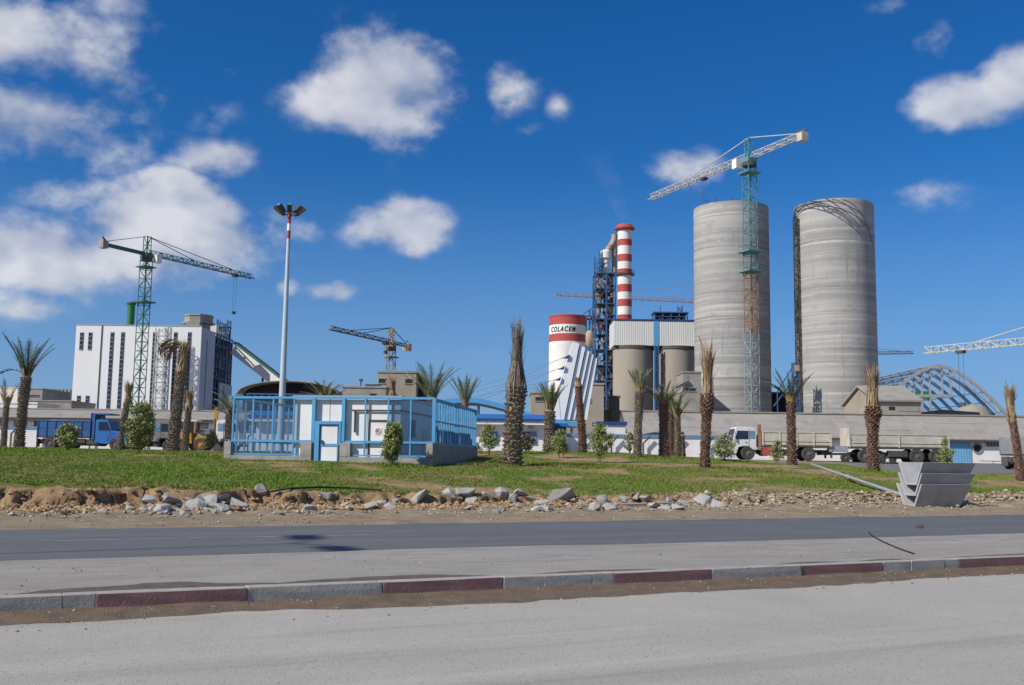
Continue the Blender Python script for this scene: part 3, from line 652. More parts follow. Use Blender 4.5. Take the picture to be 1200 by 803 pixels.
# ---- concrete silos
def silos():
    def silo(px, Y, pyt, r, label):
        c = P(px, 480, Y); zt = zat(px, pyt, Y); H = zt-Z0
        t = thing('concrete_silo', label, 'silo', (c.x, Y, Z0), 0, 'giant bare concrete silos')
        prof = [(r, -1)] + [(r+0.02*((i % 2)*2-1), H*i/40) for i in range(1, 40)] + [(r, H), (r-0.35, H), (r-0.35, H-3)]
        MB().lathe(prof, 96, cap=False).build('shell', m['silo'], t, smooth=True)
        MB().lathe([(r-0.4, H-3.1), (r-0.4, H-3.0)], 64).build('top_slab', m['concrete'], t)
        return t, r, H
    t, r, H = silo(859, 222, 246.0, 8.28, 'bare grey concrete silo standing behind the teal tower crane')
    rl = MB()
    for a in (-125, -140, -100): rl.bar((r*cos(RAD(a))*0.98, r*sin(RAD(a))*0.98, H), (r*cos(RAD(a))*0.98, r*sin(RAD(a))*0.98, H+0.9), 0.18)
    rl.build('rim_posts', m['dark_steel'], t)
    t, r, H = silo(982, 214, 243.5, 8.3, 'bare grey concrete silo with draped cables and a ladder tower on its side')
    ld = MB(); x = -r-0.55; y = -2.0
    ld.lattice((x, y, 0), (x, y, H-3), 0.8, 0.14, 46, 0.10)
    for k in range(17): ld.box((x, y, 2+k*H/17.5), (0.9, 0.9, 0.10))
    ld.build('ladder_tower', m['dark_steel'], t)
    for k, (h0, h1, a1) in enumerate(((1.5, 3.8, -58), (2.2, 6.4, -48), (0.4, 9.5, -40), (0.3, 6.0, -62))):
        pts = []
        a0 = -172 if k < 2 else (-96 if k == 2 else -110)
        for i in range(19):
            f = i/18; a = RAD(a0+(a1-a0)*f); sag = (h0+(h1-h0)*f**1.8) - (1.6*sin(pi*f) if k < 2 else 0); pts.append(((r+0.1)*cos(a), (r+0.1)*sin(a), H-max(0.1, sag)))
        MB().path(pts, 0.045, 5).build('draped_cable', m['dark_steel'], t)
silos()

# ---- pair of tan cement silos under a white clad head house
def cement_silos():
    Y = 250.0; x0 = xat(720.5, Y, 440); x1 = xat(838, Y, 440); zb = zat(745, 404, Y); zt = zat(745, 375, Y)
    t = thing('cement_silo_block', 'tan cement silos joined under a ribbed white head house', 'silo block', (x0, Y, Z0))
    for k in range(2):
        cx = 5.15+k*10.85
        s = MB().lathe([(5.05, 3.4), (5.1, 3.6), (5.1, zb-Z0)], 56, (cx, 5.3)).build('silo_shell', m['silo_tan'], t, smooth=True)
        MB().lathe([(4.4, -1), (4.4, 3.4)], 40, (cx, 5.3)).build('silo_skirt', m['beige'], s, smooth=True)
        MB().lathe([(5.2, zb-Z0-0.9), (5.3, zb-Z0-0.8), (5.3, zb-Z0-0.02)], 56, (cx, 5.3)).build('top_ring', m['dark_steel'], s, smooth=True)
    gx = 10.55
    la = MB(); la.lattice((gx, 0.8, 0), (gx, 0.8, zb-Z0), 0.9, 0.22, 16, 0.16); la.build('ladder_frame', m['dark_blue_steel'], t)
    MB().lo((-0.1, 1.5, zb-Z0), (gx-0.65, 13, zt-Z0)).build('head_house_wall', m['clad_rib'], t)
    MB().lo((gx-0.65, 1.4, zb-Z0-0.2), (gx+0.65, 12.9, zt-Z0+0.1)).build('blue_pilaster', m['blue'], t)
    MB().lo((gx+0.65, 1.5, zb-Z0), (24.5, 13, zt-Z0)).build('head_house_wall', m['clad_rib'], t)
    MB().lo((-0.2, 1.3, zt-Z0+0.1), (24.7, 13.2, zt-Z0+0.42)).build('roof_edge', m['royal'], t)
    f = MB(); bx = xat(769, Y, 370)-x0; ex = xat(808, Y, 370)-x0; zr = zt-Z0+0.4
    for x in np.linspace(bx, ex, 5): f.bar((x, 3, zr), (x, 3, zr+2.2), 0.28); f.bar((x, 7, zr), (x, 7, zr+2.2), 0.28)
    f.lo((bx-0.3, 2.7, zr+1.9), (ex+0.3, 7.3, zr+2.2)); f.bar((bx, 2.7, zr+1), (ex, 2.7, zr+1), 0.16)
    f.lattice((bx+6.8, 5, zr+2.2), (bx+6.8, 5, zr+4.0), 1.1, 0.14, 2); f.bar((bx+1.8, 5, zr+2), (bx+1.8, 5, zr+4), 0.2)
    f.build('roof_frame', m['dark_blue_steel'], t)
    MB().lo((bx+0.4, 3.4, zr+0.1), (ex-0.4, 6.6, zr+1.7)).build('roof_plant', m['dark'], t)
cement_silos()

# ---- banded chimney with smoke
def chimney():
    Y = 330.0; c = P(732, 400, Y); r = 2.35
    t = thing('chimney', 'tall red and white banded factory chimney', 'chimney', (c.x, Y, Z0))
    ys = [(271,281.5,0),(281.5,289,1),(289,299,0),(299,307.5,1),(307.5,316,0),(316,323.5,1),(323.5,334,0),(334,343,1),(343,351.5,0),(351.5,360,1),(360,369.5,0),(369.5,377,1),(377,395,0),(395,410,1),(410,500,0)]
    for a, b, red in ys:
        za, zb = zat(732, a, Y)-Z0, max(-0.5, zat(732, b, Y)-Z0)
        MB().lathe([(r, zb), (r, za)], 40, cap=False).build('paint_band', m['red_paint' if red else 'cream_paint'], t, smooth=True)
    zt = zat(732, 271, Y)-Z0
    MB().lathe([(r, zt), (r+1.0, zt+0.5), (r+1.05, zt+0.9), (r+0.6, zt+1.3), (r+0.2, zt+2.0), (r-0.3, zt+2.0), (r-0.3, zt-1)], 40, cap=False).build('crown', m['red_paint'], t, smooth=True)
    z2 = zat(732, 322, Y)-Z0
    MB().lathe([(r+0.03, z2-0.4), (r+0.9, z2-0.2), (r+0.9, z2+0.1), (r+0.03, z2+0.2)], 32, cap=False).build('platform', m['dark_steel'], t)
    rl = MB()
    for i in range(16): a = 2*pi*i/16; rl.bar(((r+.85)*cos(a), (r+.85)*sin(a), z2), ((r+.85)*cos(a), (r+.85)*sin(a), z2+1.1), 0.09)
    rl.lathe([(r+.8, z2+1.05), (r+.9, z2+1.05), (r+.9, z2+1.15), (r+.8, z2+1.15)], 32, cap=False)
    rl.build('railing', m['dark_steel'], t)
    # thin smoke plume
    s = MB(); ring = []
    for i in range(9):
        f = i/8; ring.append((1.5+6*f, zt+2.2+32*f, -14*f**1.25))
    vs = []; n = 14
    for (rr, z, dx) in ring:
        for k in range(n): a = 2*pi*k/n; vs.append((c.x+dx+rr*cos(a), Y+rr*sin(a), z+Z0))
    fs = [(j*n+i, j*n+(i+1) % n, (j+1)*n+(i+1) % n, (j+1)*n+i) for j in range(8) for i in range(n)]+[tuple(reversed(range(n))), tuple(range(8*n, 9*n))]
    s.add(vs, fs)
    sm = bpy.data.materials.new('thin smoke'); sm.use_nodes = True; N = sm.node_tree.nodes; L = sm.node_tree.links; N.clear()
    o = N.new('ShaderNodeOutputMaterial'); v = N.new('ShaderNodeVolumePrincipled'); v.inputs['Color'].default_value = (0.75,0.72,0.72,1)
    g = N.new('ShaderNodeNewGeometry'); nn = N.new('ShaderNodeTexNoise'); nn.inputs['Scale'].default_value = 0.16; nn.inputs['Detail'].default_value = 4; L.new(g.outputs['Position'], nn.inputs['Vector'])
    mrr = N.new('ShaderNodeMapRange'); L.new(nn.outputs[0], mrr.inputs[0]); mrr.inputs[1].default_value = 0.42; mrr.inputs[2].default_value = 0.72; mrr.inputs[3].default_value = 0.0; mrr.inputs[4].default_value = 0.05
    sx = N.new('ShaderNodeSeparateXYZ'); L.new(g.outputs['Position'], sx.inputs[0]); fz = N.new('ShaderNodeMapRange'); fz.interpolation_type = 'SMOOTHSTEP'; L.new(sx.outputs[2], fz.inputs[0]); fz.inputs[1].default_value = zt+2; fz.inputs[2].default_value = zt+33; fz.inputs[3].default_value = 1.0; fz.inputs[4].default_value = 0.0
    ml = N.new('ShaderNodeMath'); ml.operation = 'MULTIPLY'; L.new(mrr.outputs[0], ml.inputs[0]); L.new(fz.outputs[0], ml.inputs[1])
    L.new(ml.outputs[0], v.inputs['Density']); L.new(v.outputs[0], o.inputs['Volume'])
    so_ = s.build('smoke', sm); so_['kind'] = 'stuff'; so_['label'] = 'thin pale smoke drifting up from the banded chimney'; so_['category'] = 'smoke'
chimney()

# ---- white silo with the company name
def name_silo():
    Y = 230.0; c = P(664.5, 440, Y); r = 4.2
    t = thing('name_silo', 'white round silo with two red bands and black lettering', 'silo', (c.x, Y, Z0))
    zz = [zat(664, y, Y)-Z0 for y in (371.5, 382.5, 393, 402)]
    for a, b, k in ((zz[1], zz[0], 'red_paint'), (zz[2], zz[1], 'cream_paint'), (zz[3], zz[2], 'red_paint'), (-0.5, zz[3], 'cream_paint')):
        MB().lathe([(r, a), (r, b)], 56, cap=False).build('paint_band', m[k], t, smooth=True)
    MB().lathe([(r+0.08, zz[0]-0.3), (r+0.08, zz[0]+0.05), (0.1, zz[0]+0.5)], 56).build('roof', m['red_paint'], t)
    cu = bpy.data.curves.new('lettering', 'FONT'); cu.body = 'COLACEM'; cu.size = 1.55; cu.shear = 0.32; cu.space_character = 1.32; cu.offset = 0.035; cu.extrude = 0.02
    cu.align_x = 'CENTER'; ob = bpy.data.objects.new('tmp', cu); COL.objects.link(ob); bpy.context.view_layer.update()
    me = bpy.data.meshes.new_from_object(ob.evaluated_get(bpy.context.evaluated_depsgraph_get())); bpy.data.objects.remove(ob)
    xs = [v.co.x for v in me.vertices]; sc = 6.3/(max(xs)-min(xs)); mid = (max(xs)+min(xs))/2
    to_cam = math.atan2(-Y, -c.x); zc = (zz[1]+zz[2])/2-0.62
    for v in me.vertices:
        a = to_cam + RAD(-16) + (v.co.x-mid)*sc/r; rr = r+0.05+v.co.z; z = zc+v.co.y*1.05
        v.co = (rr*cos(a), rr*sin(a), z)
    me.materials.append(m['black']); link_mesh('lettering', me, t)
name_silo()

# ---- preheater tower
def preheater():
    Y = 300.0; xa, xb = xat(697.5, Y, 400), xat(721, Y, 400); w = xb-xa; H = zat(709, 320, Y)-Z0; D = 8.0
    t = thing('preheater_tower', 'tall blue steel frame tower crammed with ducts and vessels', 'tower', (xa, Y, Z0))
    fr = MB()
    for x in (0, w*0.55, w):
        for y in (0, D): fr.bar((x, y, 0), (x, y, H), 0.42)
    nf = 12
    for k in range(1, nf+1):
        z = H*k/nf
        for y in (0, D): fr.bar((0, y, z), (w, y, z), 0.34)
        for x in (0, w): fr.bar((x, 0, z), (x, D, z), 0.34)
        a, b = (0, w*0.55) if k % 2 else (w*0.55, 0); fr.bar((a, 0, z-H/nf), (b, 0, z), 0.24)
        a, b = (w*0.55, w) if k % 2 else (w, w*0.55); fr.bar((a, 0, z-H/nf), (b, 0, z), 0.24); fr.bar((0, D*(k % 2), z-H/nf), (0, D*(1-k % 2), z), 0.24)
        for q in range(5): fr.bar((w*q/4, -0.25, z), (w*q/4, -0.25, z+1.1), 0.1)
        fr.bar((0, -0.25, z+1.1), (w, -0.25, z+1.1), 0.1)
    fr.build('steel_frame', m['dark_blue_steel'], t)
    for k in range(1, nf+1): MB().lo((0.1, 0.2, H*k/nf-0.12), (w-0.1, D-0.2, H*k/nf+0.12)).build('floor', m['dark_steel'], t)
    rnd = random.Random(4); mats = ['tan_metal', 'rust', 'steel_grey', 'dark_steel', 'tan_metal', 'concrete']
    for k in range(1, nf):
        z = H*k/nf+0.2; x = rnd.choice((w*0.28, w*0.72)); r = rnd.uniform(0.9, 1.5)
        MB().lathe([(0.35, z), (0.45, z+0.8), (r, z+2.6), (r, z+4.0), (r*0.5, z+4.4)], 20, (x, D*0.4)).build('cyclone', m[rnd.choice(mats)], t, smooth=True)
        x2 = w-x; d = MB(); d.tube((x2-rnd.uniform(.2, 1), D*0.3, z), (x2+rnd.uniform(-.8, .8), D*0.35, z+H/nf), rnd.uniform(0.35, 0.6)); d.build('duct', m[rnd.choice(mats)], t, smooth=True)
    j = MB()
    for k in range(110):
        z = rnd.uniform(2, H-1); x = rnd.uniform(0.1, w-0.1); p = Vector((x, rnd.uniform(-0.1, D*0.4), z)); q = p+Vector((rnd.uniform(-1.8, 1.8), rnd.uniform(-.3, .3), rnd.uniform(-1.5, 1.5)))
        j.bar(p, q, rnd.uniform(0.12, 0.5))
    j.build('pipework', m['rust'], t, kind='stuff')
    j = MB()
    for k in range(70):
        z = rnd.uniform(2, H-1); x = rnd.uniform(0.3, w-0.3); j.box((x, rnd.uniform(0.2, 2), z), (rnd.uniform(.3, 1.3), .6, rnd.uniform(.3, 1.1)))
    j.build('small_plant', m['tan_metal'], t, kind='stuff')
    MB().lo((w*0.58, D*0.6, 2), (w-0.2, D-0.5, H-2)).build('dark_core', m['dark'], t)
    # top cyclone and bent duct
    x = P(711, 305, Y).x-xa; zt = zat(711, 293, Y)-Z0
    cy = MB().lathe([(1.0, H-1), (1.15, H+2.5), (1.15, zt-2.6), (1.75, zt-2.0), (1.75, zt), (0.9, zt+0.6)], 24, (x, 3)).build('top_cyclone', m['cream_paint'], t, smooth=True)
    pts = [(x+0.6, 3, zt+0.3), (x+1.2, 3.2, zt+1.6), (x+2.2, 3.6, zt+2.8), (x+2.7, 3.8, zt+4.2), (x+2.8, 3.8, zat(720, 272, Y)-Z0)]
    d = MB()
    for a, b in zip(pts[:-1], pts[1:]): d.tube(a, b, 0.95, n=16)
    d.tube((x+2.7, 3.8, H), (x+2.7, 3.8, zt+4), 0.8, n=16)
    d.build('bent_duct', m['tan_metal'], t, smooth=True)
    s = MB(); s.lattice((0.5, 1, H), (0.5, 1, H+5), 1.6, 0.18, 3); s.lattice((x-1.6, 2, H), (x-1.6, 2, zt), 0.8, 0.18, 6); s.bar((x-2, 1.2, zt-5), (x+0.4, 1.2, zt-3.6), 0.35); s.build('top_scaffold', m['dark_blue_steel'], t)
    # side platform toward the name silo
    x2 = P(686, 372, Y).x-xa; z2 = zat(690, 371, Y)-Z0
    s = MB()
    for xx in (x2+0.5, x2*0.5, -0.6):
        for y in (1, 4): s.bar((xx, y, 0), (xx, y, z2+(2.5 if xx > x2+.6 else 0)), 0.3)
    s.lattice((x2-1.2, 2.5, z2), (0, 2.5, z2), 1.1, 0.2, 5)
    for k in range(8): s.bar((x2+0.5, 1, z2*k/8), (-0.6, 1, z2*(k+1)/8), 0.18)
    s.bar((x2-1.0, 2.5, z2+0.6), (-0.4, 2.5, z2+3.2), 0.25); s.build('side_platform', m['dark_blue_steel'], t)
    MB().lo((x2-2, 1.4, z2-0.25), (-0.1, 3.6, z2+0.1)).build('side_deck', m['tan_metal'], t)
    k = thing('bullet_tank', 'small tan bullet shaped tank beside the blue tower', 'tank', (P(690.8, 400, 262).x, 262, Z0))
    zl, zh = zat(690, 408, 262)-Z0, zat(690, 387, 262)-Z0
    MB().lathe([(0.3, zl), (1.05, zl+0.9), (1.08, zh-1.0), (0.7, zh-0.3), (0.1, zh)], 20).build('vessel', m['tan_metal'], k, smooth=True)
    MB().lattice((0, 0, 0), (0, 0, zl+0.5), 1.4, 0.16, 9).build('support_frame', m['dark_blue_steel'], k)
preheater()

# ---- concrete plant buildings around the tower base
def block(name, label, x0, x1, yt, Y, D, material, wins=(), trim=None, base=Z0, extra=None):
    xa, xb = xat(x0, Y, 470), xat(x1, Y, 470); H = zat((x0+x1)/2, yt, Y)-base
    t = thing(name, label, 'building', (xa, Y, base))
    MB().lo((0, 0, -0.5), (xb-xa, D, H)).build('walls', m[material], t)
    MB().lo((-0.15, -0.15, H), (xb-xa+0.15, D+0.15, H+0.3)).build('roof_slab', m[trim or material], t)
    for (a, b, c, d) in wins:
        p, q = P(a, c, Y), P(b, d, Y)
        w = MB().lo((p.x-xa, -0.04, q.z-base), (q.x-xa, -0.015, p.z-base)).build('window', m['dark'], t)
        s = MB(); lx, hx, lz, hz = p.x-xa, q.x-xa, q.z-base, p.z-base
        s.lo((lx-0.1, -0.14, hz), (hx+0.1, -0.005, hz+0.12)); s.lo((lx-0.1, -0.14, lz-0.12), (hx+0.1, -0.005, lz)); s.build('frame', m[material], w)
    return t, xb-xa, H
block('plant_building', 'brown concrete building with small window left of the leaning pylon', 622, 692, 461.5, 172, 10, 'beige', [(627.5, 637, 465.5, 470)])
block('plant_building', 'narrow brown concrete stair tower right of the leaning pylon', 686, 707.5, 451, 158, 6, 'beige', [(688.5, 692, 468, 471)], 'concrete')
block('plant_building', 'low brown plinth building at the foot of the tan silos', 707, 742, 483, 165, 8, 'beige')
t, w, H = block('hopper_building', 'brown concrete hopper house between tan silo and bare silo', 800.5, 822, 437, 205, 8, 'concrete', [(804, 815, 455, 458.5)])
MB().bar((0.6, -0.4, 0.5), (w-0.4, -0.4, H*0.36), 0.5, 0.9).build('chute', m['dark_steel'], t)
MB().bar((-1.5, -0.4, H*0.82), (1.2, -0.4, H*0.90), 0.3, 0.5).build('spout', m['dark_steel'], t)
block('dark_shed', 'dark open shed between the two bare silos', 898, 941, 461, 235, 12, 'dark', (), 'concrete')
t, w, H = block('roof_hopper', 'dark hopper shed beside the tan silo base', 716, 726, 466, 160, 4, 'dark_steel')
# left background
block('far_building', 'grey flat roofed building far behind the palms', 20, 49, 456, 310, 20, 'concrete', [(24, 46, 463, 465)])
t, w, H = block('far_building', 'pale concrete building with rooftop boxes beside the white factory', 48, 83, 460.5, 330, 20, 'white_wall', [(51, 60, 466, 469), (64, 80, 468, 471)], 'concrete')
for k in range(7): MB().box((1.4+k*1.25, 4, H+0.8), (0.8, 2, 1.2)).build('rooftop_box', m['concrete'], t)
block('far_building', 'low grey building in front of the pale rooftop boxes', 28, 84, 470.5, 240, 14, 'concrete')
block('far_building', 'small white building behind the leftmost palm trunks', -20, 44, 473, 200, 10, 'white_wall')
block('scaffold_building', 'pale building at the far left behind the palms', -60, 26, 455, 340, 12, 'white_wall')
# concrete buildings in the middle
block('concrete_building', 'low raw concrete building left of the brown crane', 401, 452, 454.5, 172, 12, 'concrete', [(433.5, 440, 461.5, 465)])
block('concrete_building', 'two storey raw concrete building under the brown crane', 442, 487, 437, 178, 12, 'beige', [(444, 451.5, 444, 449), (475, 483, 444.5, 449.5)], 'concrete')
block('concrete_building', 'dark unfinished concrete bay beside the two storey building', 487, 496, 444, 182, 10, 'dark', (), 'concrete')
r = thing('roof_vents', 'dark vents on the low concrete roof', 'roof vents', (xat(423, 175, 450), 175, zat(423, 455, 172)+0.3))
MB().bar((0, 0, 0), (0, 0, 1.2), 0.2).build('post', m['dark_steel'], r); MB().box((0, 0, 1.3), (0.6, 0.5, 0.4)).build('cowl', m['dark_steel'], r); MB().box((2.1, 0, 0.35), (2.6, 0.8, 0.5)).build('duct', m['dark_steel'], r)

# ---- dark arched storage hall
def arch_hall():
    Y = 185.0; xa, xb = xat(279, Y, 460), xat(396, Y, 460); c = (xa+xb)/2; hw = (xb-xa)/2; zt = zat(330, 447, Y)-Z0; zs = zat(330, 462, Y)-Z0
    t = thing('arched_hall', 'dark open arched storage hall behind the blue enclosure', 'hall', (c, Y, Z0))
    n = 18; arc = [(-hw*cos(pi*i/n), zs+(zt-zs)*sin(pi*i/n)**1.0) for i in range(n+1)]
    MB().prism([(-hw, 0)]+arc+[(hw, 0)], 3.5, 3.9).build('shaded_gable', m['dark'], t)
    out = MB(); 
    for i in range(n):
        (x, z), (x2, z2) = arc[i], arc[i+1]
        out.add([(x, -0.5, z), (x2, -0.5, z2), (x2, -0.5, z2+0.13), (x, -0.5, z+0.13), (x, 40, z), (x2, 40, z2), (x2, 40, z2+0.13), (x, 40, z+0.13)], [(0,1,2,3),(4,7,6,5),(3,2,6,7),(0,4,5,1),(0,3,7,4),(1,5,6,2)])
    out.build('vault_roof', m['roof_sheet'], t)
    tr = MB()
    for i in range(15): x = -hw+i*hw*2/14; tr.bar((x, 0.2, zs), (x+hw/7, 0.2, zs-0.9), 0.16); tr.bar((x, 0.2, 0), (x, 0.2, zs-0.9), 0.16) if i % 3 == 0 else None
    tr.bar((-hw, 0.2, zs), (hw, 0.2, zs), 0.25); tr.bar((-hw, 0.2, zs-0.9), (hw, 0.2, zs-0.9), 0.25)
    tr.build('front_truss', m['dark_blue_steel'], t)
    MB().lo((-hw*0.98, 0.8, 0), (hw*0.98, 3.2, 2.4)).build('inner_wall', m['concrete'], t)
arch_hall()

# ---- steel skeleton of an arched hall
def skeleton():
    Y = 292.0; c = P(1102, 480, Y); H = zat(1102, 428.5, Y)-Z0; hw = 29.8
    t = thing('arched_steel_skeleton', 'unfinished arched hall of bare grey and blue steel ribs', 'hall frame', (c.x, Y, Z0))
    def prof(f):   # f -1..1
        a = abs(f); x = hw*f; z = H*(1-a**1.62) if a < 1 else 0; return x, z
    n = 22
    for k in range(16):
        y = k*7.8; rb = MB(); pts = [prof(-1+2*i/n) for i in range(n+1)]
        for (a, b) in zip(pts[:-1], pts[1:]):
            rb.bar((a[0], y, a[1]), (b[0], y, b[1]), 0.5, 0.9)
            if k == 0: rb.bar((a[0]*1.0, y, a[1]-2.4), (b[0], y, b[1]-2.4), 0.3, 0.3); rb.bar((a[0], y, a[1]), (b[0], y, b[1]-2.4), 0.18)
        rb.build('arch_rib', m['steel_grey' if k == 0 else 'rib_blue'], t)
    pu = MB()
    for i in range(1, n):
        x, z = prof(-1+2*i/n); pu.bar((x, 0, z+0.45), (x, 117, z+0.45), 0.2)
    pu.build('purlins', m['steel_grey'], t, kind='stuff')
    for px in (1058, 1063.5, 1072, 1081, 1090.5, 1105, 1115):
        x = P(px, 450, Y).x-c.x; f = x/hw; z = H*(1-abs(f)**1.62); z0 = zat(px, 464, Y)-Z0 if px > 1100 else 0
        MB().bar((x, 0.5, z0), (x, 0.5, z), 0.45).build('gable_column', m['steel_grey'], t)
    p, q = P(1076, 464, Y), P(1116, 464, Y)
    MB().bar((p.x-c.x, 0.5, p.z-Z0), (q.x-c.x, 0.5, q.z-Z0), 0.8, 0.9).build('platform_beam', m['steel_grey'], t)
    bm_ = MB().lo((P(1085, 455, Y).x-c.x, 14, p.z-Z0), (P(1112, 455, Y).x-c.x, 20, p.z-Z0+2.4)); bm_.build('green_hoarding', m['green_stack'], t)
    s = thing('stockpile', 'pale conical heap under the steel arches', 'heap', (P(1140, 480, 160).x, 160, Z0))
    mb = MB(); mb.lathe([(7, -0.3), (4.5, 4.8), (2.0, zat(1140, 478, 160)-Z0), (0.2, zat(1140, 473.5, 160)-Z0)], 18); mb.build('cone', m['clinker'], s)
    d = thing('dark_roofs', 'dark low canopy roof beside the conical heap', 'shed', (P(1112, 480, 150).x, 150, Z0))
    MB().prism([(-4, 0), (-4, zat(1100, 484, 150)-Z0), (-1, zat(1100, 480, 150)-Z0), (4.6, zat(1120, 483, 150)-Z0), (4.6, 0)], 0, 5).build('shed_body', m['dark'], d)
    # beige house in front
    xa, xb = xat(1028, 140, 470), xat(1079, 140, 470); ze = zat(1050, 470.5, 140)-Z0; zr = zat(1050, 456.5, 148)-Z0
    h = thing('gabled_shed', 'beige shed with pale sheet roof in front of the steel arches', 'shed', (xa, 140, Z0))
    MB().lo((0, 0, 0), (xb-xa, 14, ze)).build('walls', m['beige'], h)
    MB().prism([(-0.4, ze-0.05), (7, zr+0.2), (14.4, ze-0.05), (14.4, ze+0.2), (7, zr+0.45), (-0.4, ze+0.2)], -0.4, xb-xa+0.3, 'x').build('roof', m['roof_sheet'], h)
    MB().prism([(0, ze), (14, ze), (7, zr)], xb-xa-0.2, xb-xa, 'x').build('gable', m['beige'], h); MB().prism([(0, ze), (14, ze), (7, zr)], 0, 0.2, 'x').build('gable', m['beige'], h)
    p = P(1041.5, 476.5, 140); q = P(1048.5, 480.5, 140)
    MB().lo((p.x-xa, -0.06, q.z-Z0), (q.x-xa, -0.02, p.z-Z0)).build('window', m['dark'], h)
    MB().lo((P(1053, 478, 140).x-xa, -0.05, zat(1053, 482, 140)-Z0), (xb-xa-0.3, -0.02, zat(1053, 477, 140)-Z0)).build('grey_band', m['concrete'], h)
skeleton()

# ---- long low sheds along the yard
def long_shed(name, label, x0, x1, Y, ye, yr, D, wall, zb=Z0, pil=None, louvre=False):
    xa, xb = xat(x0, Y, 500), xat(x1, Y, 500); xm = (x0+x1)/2
    ze = zat(xm, ye, Y)-zb; zr = zat(xm, yr, Y+D/2)-zb; L_ = xb-xa
    t = thing(name, label, 'shed', (xa, Y, zb))
    MB().lo((0, 0, -0.6), (L_, D, ze)).build('walls', m[wall], t)
    n = int(L_/3)+1; w = L_/n
    sl = math.atan2(zr-ze, D/2)
    for i in range(n*3):
        for s in (0, 1):
            i, c_ = divmod(i, 3) if s == 0 else (i, c_)
            if s == 1 and (i % 3 or c_): continue
            zlo = ze-0.5*math.tan(sl); f0, f1 = (c_/3-0.012, (c_+1)/3) if s == 0 else (0, 1)
            ya, yb = (-0.5, D/2) if s == 0 else (D+0.5, D/2)
            y0, y1 = ya+(yb-ya)*f0, ya+(yb-ya)*f1; zz = zlo+(zr-zlo)*f0 + 0.03; zr_, zr = zr, zlo+(zr-zlo)*f1
            dz = random.uniform(-0.02, 0.02); w_, w = w, (w if s == 0 else 3*w)
            MB().add([(i*w+0.01, y0, zz+0.1+dz), ((i+1)*w-0.01, y0, zz+0.1+dz), ((i+1)*w-0.01, y1, zr+0.1+dz), (i*w+0.01, y1, zr+0.1+dz), (i*w+0.01, y0, zz+dz), ((i+1)*w-0.01, y0, zz+dz), ((i+1)*w-0.01, y1, zr+dz), (i*w+0.01, y1, zr+dz)],
                     [(0,1,2,3),(7,6,5,4),(0,4,5,1),(1,5,6,2),(2,6,7,3),(3,7,4,0)]).build('roof_sheet', m['roof_sheet'], t)
            zr, w = zr_, w_
    rc = MB().bar((0, D/2, zr+0.18), (L_, D/2, zr+0.18), 0.5, 0.16); rc.build('ridge_cap', m['concrete'], t)
    MB().lo((0, -0.62, ze-0.42), (L_, -0.50, ze-0.22)).build('gutter', m['dark_steel'], t)
    for px in ():
        pass
    return t, L_, ze
t, L_, ze = long_shed('yard_shed', 'long low shed with grey sheet roof behind the parked left trucks', -130, 430, 128, 490.5, 482, 12, 'concrete')
k = 0; x = 0.6
while x < L_-2:
    MB().lo((x, -0.06, ze-2.6), (x+1.5, -0.02, ze-0.55)).build('louvre_panel', m['dark_steel' if k % 3 == 1 else 'concrete'], t)
    MB().lo((x+1.6, -0.09, ze-3), (x+2.4, -0.01, ze-0.45)).build('pilaster', m['white_wall'], t); k += 1; x += 2.55
t, L_, ze = long_shed('yard_shed', 'long white walled shed with brownish sheet roof behind the tipper trailer', 735, 1330, 112, 512, 487.5, 11, 'white_wall', zb=1.6)
tx, ty = t.location.x, 112
def on_wall(px0, px1, py0, py1, d0, d1):
    p, q = P(px0, py0, ty), P(px1, py1, ty); return MB().lo((p.x-tx, -d0, q.z-1.6), (q.x-tx, -d1, p.z-1.6))
g = on_wall(1112, 1138.5, 518.5, 548, 0.10, 0.02).build('gate', m['gate_blue'], t)
for k in range(1, 8):
    px = 1112+26.5*k/8; on_wall(px-0.12, px+0.12, 518.5, 548, 0.13, 0.101).build('gate_rib', m['gate_blue'], g)
w = on_wall(1155, 1170.5, 517.5, 523.5, 0.08, 0.02).build('window', m['glass'], t)
for k in range(5): px = 1155+15.5*k/4; on_wall(px-0.25, px+0.25, 517.5, 523.5, 0.12, 0.081).build('mullion', m['white_wall'], w)
p = P(1145, 525.5, 112); c = (p.x-tx, p.z-1.6)
MB().tube((c[0], -0.03, c[1]), (c[0], -0.01, c[1]), 0.42, n=20).build('round_opening', m['dark'], t)
rg = MB(); n = 22
for i in range(n):
    a, b = 2*pi*i/n, 2*pi*(i+1)/n; rr = 0.42+0.06*random.random(); rg.bar((c[0]+0.5*cos(a), -0.07, c[1]+0.5*sin(a)), (c[0]+0.5*cos(b), -0.07, c[1]+0.5*sin(b)), 0.14, 0.12)
rg.build('opening_rim', m['concrete'], t)
on_wall(1140.5, 1174, 518.6, 519.2, 0.05, 0.01).build('wall_pipe', m['dark_steel'], t)
on_wall(1148, 1180, 539.8, 540.6, 0.05, 0.01).build('wall_line', m['beige'], t)
on_wall(1163, 1164, 539.8, 547, 0.05, 0.012).build('wall_line', m['beige'], t)

